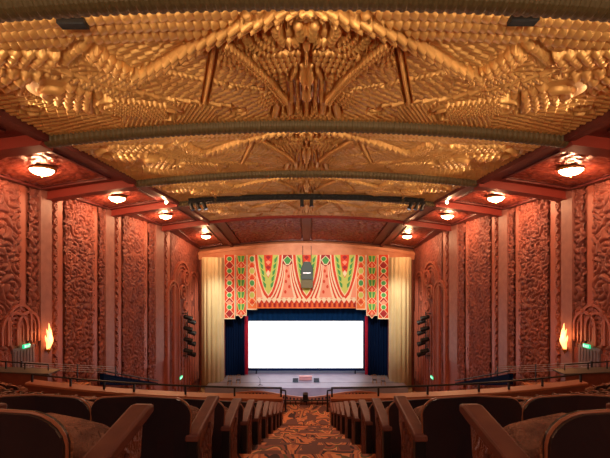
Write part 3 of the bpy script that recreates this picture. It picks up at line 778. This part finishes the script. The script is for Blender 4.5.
# orchestra level
b=MB(); b.box((-15.5,-8,-.3),(15.5,62,0)); fl=b.build('floor', M['carpet']); tag(fl,'patterned carpet floor of the orchestra level far below','floor',kind='structure')
# front rows of the orchestra, far below
proto=None; k=0
for r_ in range(2):
    for i in range(-11,12):
        if abs(i)<1: continue
        X=i*.58; Yr=42.9+r_*1.05 - 0 + .011*X*X*(1 if True else 0) - .9
        if proto is None:
            t=empty('orchestra_seat',(X,Yr,0)); b=MB(); b.box((-.25,-.04,.35),(.25,.04,.95)); b.build('backrest', M['parapet'], t, bevel=.03)
            b=MB(); b.box((-.24,.05,.38),(.24,.45,.48)); b.build('seat', M['crimson'], t); b=MB(); b.box((-.27,-.04,0),(-.23,.4,.6)); b.build('standard', M['black'], t)
            proto=t; register(t)
        else: t=copy_tree(proto)
        t.location=(X,Yr,0)
        tag(t,'red wooden seat far below, %s %s of centre in the %s orchestra row'%(ord1(abs(i)-1),'left' if i<0 else 'right',('second','front')[r_]),'theatre seat','orchestra seats in front of the stage')
# curved pit rail wall
def arcY(X,Y0,Rc=37.3):
    R=Rc-Y0; return Rc-math.sqrt(max(.01,R*R-X*X))
def pitY(x): return 42.6+2.1*math.sin(PI*min(1,abs(x)/11.4))**2
b=MB(); n=48; pb=MB()
for i in range(n):
    xa=-9.2+18.4*i/n; xb=xa+18.4/n; ya,yb=pitY(xa),pitY(xb)
    b.hexa([Vector((xa,ya,0)),Vector((xb,yb,0)),Vector((xb,yb+.15,0)),Vector((xa,ya+.15,0))],[Vector((xa,ya,1.3)),Vector((xb,yb,1.3)),Vector((xb,yb+.15,1.3)),Vector((xa,ya+.15,1.3))])
    xm=xa+.1; ym=pitY(xm); xn=xb-.1; yn=pitY(xn)
    pb.hexa([Vector((xm,ym-.04,.80)),Vector((xn,yn-.04,.80)),Vector((xn,yn,.80)),Vector((xm,ym,.80))],[Vector((xm,ym-.04,1.12)),Vector((xn,yn-.04,1.12)),Vector((xn,yn,1.12)),Vector((xm,ym,1.12))])
pr_=b.build('pit_rail', M['cap']); pb.build('inset_panel', M['walnut'], pr_)
tag(pr_,'curved orange wooden rail round the orchestra pit','railing')

# ------------------------------------------------------------------ truss and its lamps
def tz(X): return CZ+5.48-.0042*X*X
TY=29.2
t=empty('lighting_truss',(0,TY,CZ+5.48),label='long black arched lighting truss under the gilded ceiling',cat='lighting rig')
segs=((-8.6,-6.75),(-6.55,6.95),(7.15,8.6)); o=Vector((0,TY,CZ+5.48))
for a,c_ in segs:
    b=MB(); n=max(3,int((c_-a)/.35)); Xs=[a+(c_-a)*i/n for i in range(n+1)]
    for dy,dz in ((-.14,.14),(.14,.14),(-.14,-.14),(.14,-.14)): b.tube([(x,TY+dy,tz(x)+dz) for x in Xs],.045,6)
    for i in range(n):
        b.tube([(Xs[i],TY-.14,tz(Xs[i])-.14),(Xs[i+1],TY-.14,tz(Xs[i+1])+.14)],.03,5); b.tube([(Xs[i],TY-.14,tz(Xs[i])+.14),(Xs[i+1],TY-.14,tz(Xs[i+1])-.14)],.03,5)
    b.build('truss_segment', M['black'], t, origin=o)
    b=MB(); b.box((a,TY-.02,tz((a+c_)/2)-.14-(.1 if abs(a+c_)<2 else 0)),(c_,TY+.02,tz((a+c_)/2)+.1)) if abs(a+c_)>2 else None
    if abs(a+c_)<=2:
        for i in range(n): b.hexa([(Xs[i],TY,tz(Xs[i])-.14),(Xs[i+1],TY,tz(Xs[i+1])-.14),(Xs[i+1],TY+.04,tz(Xs[i+1])-.14),(Xs[i],TY+.04,tz(Xs[i])-.14)],[(Xs[i],TY,tz(Xs[i])+.14),(Xs[i+1],TY,tz(Xs[i+1])+.14),(Xs[i+1],TY+.04,tz(Xs[i+1])+.14),(Xs[i],TY+.04,tz(Xs[i])+.14)])
    b.build('cable_tray', M['black'], t, origin=o)
b=MB()
for x in (-8,-4,0,4,8): b.tube([(x,TY,tz(x)+.1),(x,TY,tz(x)+.75)],.03,6)
b.build('hanger', M['black'], t, origin=o)
def truss_lamp(X,ax,lbl,big=1):
    t=empty('truss_spotlight',(X,TY-.1,tz(X)-.2),label=lbl,cat='spotlight',group='spotlights hanging from the truss')
    ax=Vector(ax).normalized()
    b=MB(); b.tube([(0,0,.1),(0,0,-.08)],.03,6); b.build('clamp', M['black'], t)
    b=MB(); st_=Vector((0,0,-.06)); b.tube([st_-ax*.15,st_,st_+ax*.3*big,st_+ax*.46*big],[.09,.13,.13,.16],12); b.build('lamp_body', M['black'], t)
    b=MB(); b.tube([st_+ax*.46*big,st_+ax*.475*big],[.13,.13],12); b.build('lens', M['lens'], t)
for i,px in enumerate((191,197.5,204)): truss_lamp((px-CX)*TY/F,(.35,-.1,-.8),'black spotlight, %s of three hanging at the left end of the truss'%('leftmost','middle','rightmost')[i])
for i,px in enumerate((411,417,423)): truss_lamp((px-CX)*TY/F,(-.35,-.1,-.8),'black spotlight, %s of three hanging at the right end of the truss'%('leftmost','middle','rightmost')[i])
for i,px in enumerate((302,311.5)): truss_lamp((px-CX)*TY/F,(0,-.1,-1),'black spotlight, %s one of the pair hanging at the middle of the truss'%('left','right')[i],1.0)
# dark ceiling hatches in the near scale bands
for s,(px,py) in ((-1,(73,20.8)),(1,(523,17.5))):
    X,Y=unpx(px,py+1.5); X=s*X; z=float(Zc(X,Y))-.24
    t=empty('ceiling_hatch',(X,Y,z),label='dark louvred hatch in the gilded ceiling at upper %s'%('left' if s<0 else 'right'),cat='hatch')
    b=MB(); b.box((-.30,-.12,0),(.30,.12,.12)); b.build('hatch_box', M['black'], t)
    b=MB(); 
    for q in range(5): b.box((-.28,-.11+q*.045,-.015),(.28,-.09+q*.045,0))
    b.build('louvre', M['black'], t)

# ------------------------------------------------------------------ balcony
ROWY=[.97,2.1]+[2.1+.9*i for i in range(1,10)]      # back line of each row on the centre line
TOPZ=[-.357,-.676]+[-.676-.30*i for i in range(1,10)]
ROWY+=[ROWY[-1]+.9*k for k in (1,2)]; TOPZ+=[TOPZ[-1]-.3*k for k in (1,2)]
ROWY=ROWY[:10]+ROWY[10:12]; TOPZ=TOPZ[:10]+TOPZ[10:12]; ROWY=ROWY[:12]; TOPZ=TOPZ[:12]
NR=len(ROWY)
FLZ=[CZ+t-.80 for t in TOPZ]
RC=37.3
def arcpts(Y0,x0,x1,n):
    R=RC-Y0
    return [(x0+(x1-x0)*i/n, RC-math.sqrt(R*R-(x0+(x1-x0)*i/n)**2)) for i in range(n+1)]
fb=MB()
prev=-1.2
steps=[(-1.5,ROWY[0],FLZ[0]+.30)]+[(ROWY[i],(ROWY[i+1] if i<NR-1 else 12.9),FLZ[i]) for i in range(NR)]
XW=14.9
for (ya,yb,z) in steps:
    A=arcpts(ya,-XW,XW,36); B=arcpts(yb,-XW,XW,36)
    for i in range(36):
        q=[A[i],A[i+1],B[i+1],B[i]]
        fb.hexa([Vector((x,y,z-.9)) for x,y in q],[Vector((x,y,z)) for x,y in q])
bal=fb.build('floor_balcony', M['carpet']); tag(bal,'stepped balcony floor covered in orange floral carpet','floor',kind='structure')
# half steps of the aisle
hs=MB()
AX=.60
allst=steps
for i in range(len(steps)-1):
    ya,yb,z=steps[i]; z2=steps[i+1][2]; d=(yb-ya)
    hs.box((-AX,yb-.001,z2-.1),(AX,yb+.42,(z+z2)/2)) if yb<9.8 else None
hs.box((-AX,9.95,CZ-4.3),(AX,11.9,CZ-3.80))
hs.build('aisle_half_step', M['carpet'], bal)
nz=MB()
for i in range(1,len(steps)-1):
    ya,yb,z=steps[i]; z2=steps[i+1][2]
    nz.box((-AX,yb-.035,z),(AX,yb+.012,z+.012)); nz.box((-AX,yb+.385,(z+z2)/2),(AX,yb+.43,(z+z2)/2+.012))


# ---- the theatre seat
SW=.555
def rrect(w,zb,zt,r,n=6,crown=.015):
    pts=[(-w/2+.05,zb),(w/2-.05,zb)]
    for i in range(n+1): a=PI/2*i/n; pts.append((w/2-r+r*math.cos(a), zt-r+r*math.sin(a)-0))
    pts.append((0,zt+crown))
    for i in range(n+1): a=PI/2+PI/2*i/n; pts.append((-w/2+r+r*math.cos(a), zt-r+r*math.sin(a)))
    return pts
TILT=.16
def back_pt(x,z,off):                              # curved shell: wraps forward at the edges, leans back at the top
    return Vector((x, .10-(z-.25)*TILT+.45*x*x+off, z))
def shell(w,zb,zt,r,o0,o1,inset=0):
    pts=rrect(w,zb,zt,r); b=MB(); n=len(pts); cx0,cz0=0,(zb+zt)/2
    rings=[]
    for o in (o0,o1):
        for sc in (0,.35,.7,.92,1.0):
            rings.append([back_pt(x*sc, cz0+(z-cz0)*sc, o) for x,z in pts])
    order=[rings[i] for i in (0,1,2,3,4)]+[rings[i] for i in (9,8,7,6,5)]
    vs=[v for rg in order for v in rg]; fs=[]
    for a in range(len(order)-1):
        for i in range(n): fs.append((a*n+i,a*n+(i+1)%n,(a+1)*n+(i+1)%n,(a+1)*n+i))
    b.add(vs,fs); return b
seat=empty('theatre_seat')
shell(SW-.012,.16,.80,.095,-.022,.012).build('backrest', M['walnut'], seat, smooth=False)
bk=COL.objects[-1]
rm=MB(); pts=[back_pt(x,z,-.006) for x,z in rrect(SW-.012,.16,.80,.095)][1:]; rm.tube(pts+[back_pt(-(SW/2-.056),.16,-.006)],.006,6); rm.build('rim', M['rim'], bk, smooth=True)
shell(SW-.07,.24,.76,.085,.016,.075).build('back_cushion', M['plush'], seat, smooth=True)
cu=MB()                                            # tipped-up seat cushion, a swollen slab
def cus(u,v):
    a=2*PI*u; b_=-PI/2+PI*v
    e=.32
    def sg(t,p): return math.copysign(abs(t)**p,t)
    x=.262*sg(math.cos(b_),e)*sg(math.cos(a),e); y=.10*sg(math.cos(b_),.8)*sg(math.sin(a),.8); z=.225*sg(math.sin(b_),.5)
    z-=.018*(x/.26)**2
    return Vector((x, y+.285+(z)*.32, z+.437+.01*math.cos(x*20)))
cu.grid(cus,36,18); cu.build('seat_cushion', M['plush'], seat, smooth=True)
def arm_mesh(x):
    b=MB(); w=.032
    prof=[(.055,.555),(.06,.59),(.10,.603),(.48,.668),(.515,.66),(.515,.632),(.46,.622),(.12,.565)]
    b.prism([(x-w,y,z) for y,z in prof],(2*w,0,0)); return b
def standard_mesh(x,aisle=False):
    b=MB(); w=.016 if not aisle else .02
    prof=[(.06,0),(.06,.56),(.12,.572),(.46,.63),(.44,.50),(.36,.40),(.34,.22),(.40,.10),(.46,.0)]
    b.prism([(x-w,y,z) for y,z in prof],(2*w,0,0)); return b
arm_mesh(SW/2).build('armrest', M['arm'], seat, bevel=.008)
standard_mesh(SW/2).build('standard', M['panelwood'], seat)
register(seat)
def aisle_seat(sx_):                               # sx_ = side (+1/-1) on which the aisle lies
    t=empty('theatre_seat')
    for ch in CHILD[seat.name]:
        if ch.name.split('.')[0] in ('armrest','standard'): continue
        c_=copy_tree(ch,t)
    x=sx_*SW/2
    if True:
        arm_mesh(-x).build('armrest', M['arm'], t, bevel=.008); standard_mesh(-x).build('standard', M['panelwood'], t)
    b=MB(); w=.038; prof=[(.045,.55),(.05,.59),(.10,.603),(.48,.668),(.52,.66),(.52,.63),(.46,.618),(.12,.56)]
    b.prism([(x-w,y,z) for y,z in prof],(2*w,0,0)); b.build('armrest', M['arm'], t, bevel=.01)
    b=MB(); b.box((x-.03,.055,0),(x+.03,.105,.56)); b.build('end_post', M['black'], t, bevel=.005)
    pn=standard_mesh(x,True).build('end_panel', M['panelwood'], t)
    # carved relief on the aisle face: arched band, stepped fans and scrolls
    b=MB(); xf=x+sx_*.02; xo=xf+sx_*.014
    def pr(pts): b.prism([(xf,y,z) for y,z in pts],(sx_*.014,0,0))
    for i in range(5):
        y=.13+i*.045; pr([(y,.16),(y+.022,.16),(y+.022,.46+i*.02),(y+.011,.48+i*.02),(y,.46+i*.02)])
    for r0 in (.05,.085): 
        for i in range(8):
            a0,a1=PI*i/8,PI*(i+1)/8; c0=(.24,.36)
            pr([(c0[0]+r0*math.cos(a0),c0[1]+r0*math.sin(a0)),(c0[0]+r0*math.cos(a1),c0[1]+r0*math.sin(a1)),(c0[0]+(r0+.015)*math.cos(a1),c0[1]+(r0+.015)*math.sin(a1)),(c0[0]+(r0+.015)*math.cos(a0),c0[1]+(r0+.015)*math.sin(a0))])
    pr([(.10,.04),(.44,.04),(.40,.10),(.11,.12)])
    b.build('carving', M['arm'], pn)
    register(t); return t
aisL=aisle_seat(1); aisR=aisle_seat(-1)
usedL=usedR=False; used=False; nseat=0
for r_ in range(NR):
    Y0=ROWY[r_]; R=RC-Y0; z=FLZ[r_]
    for side in (-1,1):
        i=0
        while True:
            dist=AX+.005+(i+.5)*SW+.02
            th=dist/R; X=side*R*math.sin(th); Y=RC-R*math.cos(th)
            if abs(X)-.3>.785*Y+ (.35 if r_>0 else .3) or abs(X)>14: break
            if r_>=10 and abs(X)<9.3: i+=1; continue
            if i==0:
                if side<0: t=aisL if not usedL else copy_tree(aisL); usedL=True
                else: t=aisR if not usedR else copy_tree(aisR); usedR=True
            else:
                # outer arm: the plain seat carries it on +x; on the left it is turned by mirroring
                if side>0:
                    t=seat if not used else copy_tree(seat); used=True
                else: t=None
            if t is None:
                if 'seatL' not in globals():
                    seatL=empty('theatre_seat')
                    for ch in CHILD[seat.name]:
                        if ch.name.split('.')[0] in ('armrest','standard'): continue
                        copy_tree(ch,seatL)
                    arm_mesh(-SW/2).build('armrest', M['arm'], seatL, bevel=.008); standard_mesh(-SW/2).build('standard', M['panelwood'], seatL)
                    register(seatL); t=seatL
                else: t=copy_tree(seatL)
            t.location=(X,Y+.02,z); t.rotation_euler=(0,0,side*th if True else 0)
            tag(t,'dark walnut plush seat, %s %s of the aisle in the %s balcony row'%(ord1(i),'left' if side<0 else 'right',ordn(r_)),'theatre seat','balcony seats %s of the aisle'%('left' if side<0 else 'right'))
            nseat+=1; i+=1
print('seats',nseat)

# parapet and rails at the balcony front
YPAR=11.25; PZ=CZ-3.56; FP=FLZ[10]
def arcbox(mb,x0,x1,Y0,th,z0,z1,n=14,mi=0,zf=None):
    R=RC-Y0
    for i in range(n):
        xa=x0+(x1-x0)*i/n; xb=x0+(x1-x0)*(i+1)/n
        def y(x,r): return RC-math.sqrt(r*r-x*x)
        q=[(xa,y(xa,R)),(xb,y(xb,R)),(xb,y(xb,R-th)),(xa,y(xa,R-th))]
        mb.hexa([Vector((a,b_,z0)) for a,b_ in q],[Vector((a,b_,z1)) for a,b_ in q],mi)
for s,nm in ((-1,'left'),(1,'right')):
    o=Vector((s*4.5,YPAR,FP))
    t=empty('balcony_parapet',o,label='low varnished wooden parapet along the balcony front %s of the aisle'%nm,cat='parapet')
    b=MB(); arcbox(b,s*.70,s*8.95,YPAR,.16,FP,PZ-.04); b.build('parapet_panel', M['parapet'], t, origin=o)
    b=MB(); arcbox(b,s*.68,s*8.98,YPAR-.1,.42,PZ-.04,PZ+.02); b.build('parapet_cap', M['cap'], t, origin=o)
    # rail on top
    R=RC-YPAR-.08
    def q(X,z): return Vector((X,RC-math.sqrt(R*R-X*X),z))
    zt=CZ-3.29
    o=q(s*4.5,PZ+.02)
    t=empty('balcony_rail',o,label='black iron rail standing on the balcony parapet %s of the aisle'%nm,cat='railing')
    b=MB(); b.tube([q(s*(.70+8.15*i/20),zt) for i in range(21)],.028,8); b.build('top_rail', M['rail'], t, origin=o)
    for X in (.72,2.05,3.5,5.1,6.1,7.3,8.83):
        b=MB(); c=q(s*X,0); b.box((c.x-.025,c.y-.025,PZ+.015),(c.x+.025,c.y+.025,zt)); b.build('post', M['rail'], t, origin=o)
    # aisle-end handrail
    Y=10.9; o=Vector((s*.57,Y,CZ-3.80))
    t=empty('aisle_end_rail',o,label='short black handrail post closing the aisle end on the %s'%nm,cat='railing')
    b=MB(); b.tube([(0,0,0),(0,0,.54),(s*.0,.02,.56),(s*.15,.1,.56)],.022,8); b.build('handrail', M['rail'], t)
    b=MB(); b.lathe([(.045,0),(.045,.015),(.025,.02)],n=12); b.build('foot', M['rail'], t)
# centre of the balcony front
b=MB(); arcbox(b,-.66,.66,YPAR+.25,.10,CZ-3.80,CZ-3.745,n=6)
bar=b.build('aisle_barrier', M['parapet']); tag(bar,'low wooden barrier across the foot of the aisle','parapet')
b=MB(); 
for i in range(9): 
    x=-.62+i*.155; b.box((x-.012,YPAR+.19,CZ-3.80),(x+.012,YPAR+.215,CZ-3.69))
b.tube([(-.66,YPAR+.2,CZ-3.68),(.66,YPAR+.2,CZ-3.68)],.018,6)
b.build('grille_bars', M['rail'], bar)
o=Vector((-.03,YPAR+.30,CZ-3.745))
t=empty('projector',o,label='small black projector standing on the barrier at the foot of the aisle',cat='projector')
b=MB(); b.box((-.05,-.05,0),(.05,.05,.05)); b.box((-.11,-.07,.03),(.11,.07,.05)); b.build('stand', M['black'], t)
b=MB(); b.box((-.075,-.1,.05),(.075,.1,.24)); b.build('projector_body', M['black'], t, bevel=.012)
b=MB(); b.lathe([(.04,0),(.04,.05)],(0,.1,.15),12,M=Matrix.Rotation(-PI/2,3,'X')); b.build('lens', M['lens'], t)

# side ledges, cable rails and stairs
for s,nm in ((-1,'left'),(1,'right')):
    b=MB()
    b.box((min(s*11.6,s*14.7),18.4,CZ-6.6),(max(s*11.6,s*14.7),21.6,CZ-5.95))
    led=b.build('side_landing_floor', M['carpet']); tag(led,'side landing below the exit door on the %s'%nm,'floor',kind='structure')
    b=MB(); za,zb=CZ-4.95,CZ-4.62
    b.hexa([(s*11.9,18.4,CZ-6.6),(s*14.75,18.4,CZ-6.6),(s*14.75,18.7,CZ-6.6),(s*11.9,18.7,CZ-6.6)],[(s*11.9,18.4,CZ-4.72),(s*14.75,18.4,CZ-4.6),(s*14.75,18.7,CZ-4.6),(s*11.9,18.7,CZ-4.72)])
    t=empty('side_parapet',(s*13.4,18.5,CZ-6.6),label='orange side parapet with grey cap below the %s exit door'%nm,cat='parapet')
    ob=b.build('parapet_panel', M['parapet'], t, origin=(s*13.4,18.5,CZ-6.6))
    b=MB(); b.hexa([(s*11.8,18.3,CZ-4.72),(s*14.75,18.3,CZ-4.6),(s*14.75,19.2,CZ-4.6),(s*11.8,19.2,CZ-4.72)],[(s*11.8,18.3,CZ-4.66),(s*14.75,18.3,CZ-4.54),(s*14.75,19.2,CZ-4.54),(s*11.8,19.2,CZ-4.66)]); b.build('parapet_cap', M['ledge'], t, origin=(s*13.4,18.5,CZ-6.6))
    o=Vector((s*13.4,18.9,CZ-4.6))
    t=empty('side_rail',o,label='black rail on the side parapet below the %s exit door'%nm,cat='railing')
    b=MB(); b.tube([(s*12.2,18.9,CZ-4.66),(s*12.2,18.9,CZ-4.38),(s*14.75,18.9,CZ-4.2)],.03,8); b.build('top_rail', M['rail'], t, origin=o)
    for X,z0 in ((13.3,-4.62),(14.2,-4.58)):
        b=MB(); b.box((s*X-.025,18.875,CZ+z0),(s*X+.025,18.925,CZ-4.38+.064*(X-12.2))); b.build('post', M['rail'], t, origin=o)
    # stair flank: dark wedge going down along the wall
    pts=[(26.6,-6.75),(28.0,-7.25),(35.0,-9.7),(35.0,-9.85),(28.6,-8.1),(26.6,-7.5)]
    b=MB(); xw=13.0
    b.prism([(s*(W(y)-1.3),y,CZ+z) for y,z in pts],(s*.25,0,0))
    t=empty('stair_flank',(s*13,28,CZ-9),label='dark sloping stair flank descending along the %s wall'%nm,cat='stair')
    b.build('flank_panel', M['navy'], t, origin=(s*13,28,CZ-9))
    b=MB(); b.tube([(s*(W(y)-1.3),y,CZ+z+.18) for y,z in pts[:3]],.05,8); b.build('handrail', M['rail'], t, origin=(s*13,28,CZ-9))
    o=Vector((s*13.5,24,CZ-6))
    t=empty('cable_railing',o,label='four pale steel cables strung along the stair by the %s wall'%nm,cat='railing')
    for k in range(4):
        b=MB(); pp=[]
        for i in range(13):
            y=19.6+9.2*i/12; yy=362.0+ .55*0 + k*2.3 + (5.2-k*.4)*i/12
            sag=.03*math.sin(PI*i/12)
            pp.append((s*(W(y)-1.0),y,CZ-(yy-HY)*y/F-sag))
        b.tube(pp,.022,6); b.build('cable', M['cable'], t, origin=o)
    for y in (19.6,24.2,28.8):
        b=MB(); f=(y-19.6)/9.2; z1=CZ-(362+5.2*f-HY)*y/F; b.box((s*(W(y)-1.0)-.03,y-.03,z1-1.0),(s*(W(y)-1.0)+.03,y+.03,z1+.05)); b.build('post', M['rail'], t, origin=o)

# rear wall and balcony side closure
b=MB(); b.box((-15.6,-8.2,0),(15.6,-8,CZ+6.5)); tag(b.build('wall_rear', M['redwall']),'red rear wall behind the viewer','wall',kind='structure')

# ------------------------------------------------------------------ lights
def area(name,loc,target,size,e,col,sy=None,spread=PI):
    l=bpy.data.lights.new(name,'AREA'); l.energy=e; l.color=col; l.size=size; l.spread=spread
    if sy: l.shape='RECTANGLE'; l.size_y=sy
    o=bpy.data.objects.new(name,l); COL.objects.link(o); o.location=loc
    o.rotation_euler=(Vector(target)-Vector(loc)).to_track_quat('-Z','Y').to_euler(); return o
def spot(name,loc,target,e,col,ang=60,blend=.6,size=.3):
    l=bpy.data.lights.new(name,'SPOT'); l.energy=e; l.color=col; l.spot_size=math.radians(ang); l.spot_blend=blend; l.shadow_soft_size=size
    o=bpy.data.objects.new(name,l); COL.objects.link(o); o.location=loc
    o.rotation_euler=(Vector(target)-Vector(loc)).to_track_quat('-Z','Y').to_euler(); return o
WARM=(1,.76,.48)
def cove(yb,e,n=5):                                # strip lamps on the stage side of each beam, grazing the next bay
    x0=xi(yb)-.5
    for k in range(n):
        xa=-x0+2*x0*(k+.5)/n
        z=float(Zc(xa,yb))
        area('cove_lamp',(xa,yb+.40,z-.40),(xa,yb+6,z+.1),2*x0/n,e,WARM,.16)
cove(8.2,11); cove(15.5,11); cove(23.0,16); cove(30.0,22)
for x in (-4.5,4.5):
    spot('ceiling_flood',(x,-3,CZ+1.3),(x*1.1,12.5,CZ+5.8),3000,WARM,80,.9,.15)  # added spots without fixtures, brightening the ceiling relief
    spot('ceiling_flood',(x,7.4,CZ+2.3),(x*1.1,19.3,CZ+5.8),480,WARM,90,.9,.15)
    spot('ceiling_flood',(x,14,CZ+2.3),(x*1.1,27,CZ+5.8),480,WARM,90,.9,.15)
    spot('ceiling_flood',(x,21,CZ+2.0),(x*1.1,35,CZ+5.4),430,WARM,90,.9,.15)
for s in (-1,1):
    for Y in (10.0,12.8): spot('edge_flood',(s*9.3,Y,CZ+4.55),(s*2.5,Y-.3,CZ+5.8),110,WARM,110,.9,.12)  # added unseen spots grazing the relief from the soffit edges
    for Y in (18.0,21.0,26,34): spot('edge_flood',(s*9.0,Y,CZ+4.4),(s*2.5,Y,CZ+5.7),150,WARM,110,.9,.12)
    spot('wall_wash',(s*2,12,CZ+1.5),(s*14.5,24,CZ-7),210,(1,.80,.88),80,.8,.3)  # added fill for the lower walls, no fixture there
    spot('wall_wash',(s*1,26,CZ+1.5),(s*14,36,CZ-8),290,(1,.80,.80),80,.8,.3)
    spot('column_wash',(s*5,36,CZ+2),(s*11.35,48.5,CZ-6),7500,(1,.94,.74),40,.7,.3)
spot('valance_wash',(0,30,CZ+2),(0,49,CZ-2),9000,(1,.88,.74),48,.5,.4)
spot('stage_wash',(0,34,CZ+4),(0,49,CZ-13),15000,(.70,.74,1),38,.6,.5)  # added bluish fill over stage and curtains, no fixture
area('house_light',(0,-4,CZ+4.6),(0,6,CZ-2),5,190,(1,.62,.42),2)  # added soft fill for the seats, unseen behind the camera
spot('aisle_light',(0,12,CZ+4.5),(0,6.5,CZ-4),1500,(1,.62,.40),75,.8,.4)  # added mid-air spot to brighten the aisle carpet

w=bpy.data.worlds.new('house_air'); w.use_nodes=True; S.world=w
w.node_tree.nodes['Background'].inputs[0].default_value=(.10,.09,.14,1); w.node_tree.nodes['Background'].inputs[1].default_value=.3

cam=bpy.data.cameras.new('camera'); co=bpy.data.objects.new('camera',cam); COL.objects.link(co)
co.location=(0,0,CZ); co.rotation_euler=(PI/2,0,0)
cam.sensor_fit='HORIZONTAL'; cam.sensor_width=36; cam.lens=36*F/610; cam.shift_y=(HY-229)/610; cam.shift_x=-(CX-305)/610
cam.clip_start=.05; cam.clip_end=300
S.camera=co
S.view_settings.view_transform='Standard'; S.view_settings.look='None'; S.view_settings.exposure=0; S.view_settings.gamma=1
S.view_settings.use_curve_mapping=False
S.cycles.use_denoising=True
S.cycles.max_bounces=6; S.cycles.sample_clamp_indirect=4
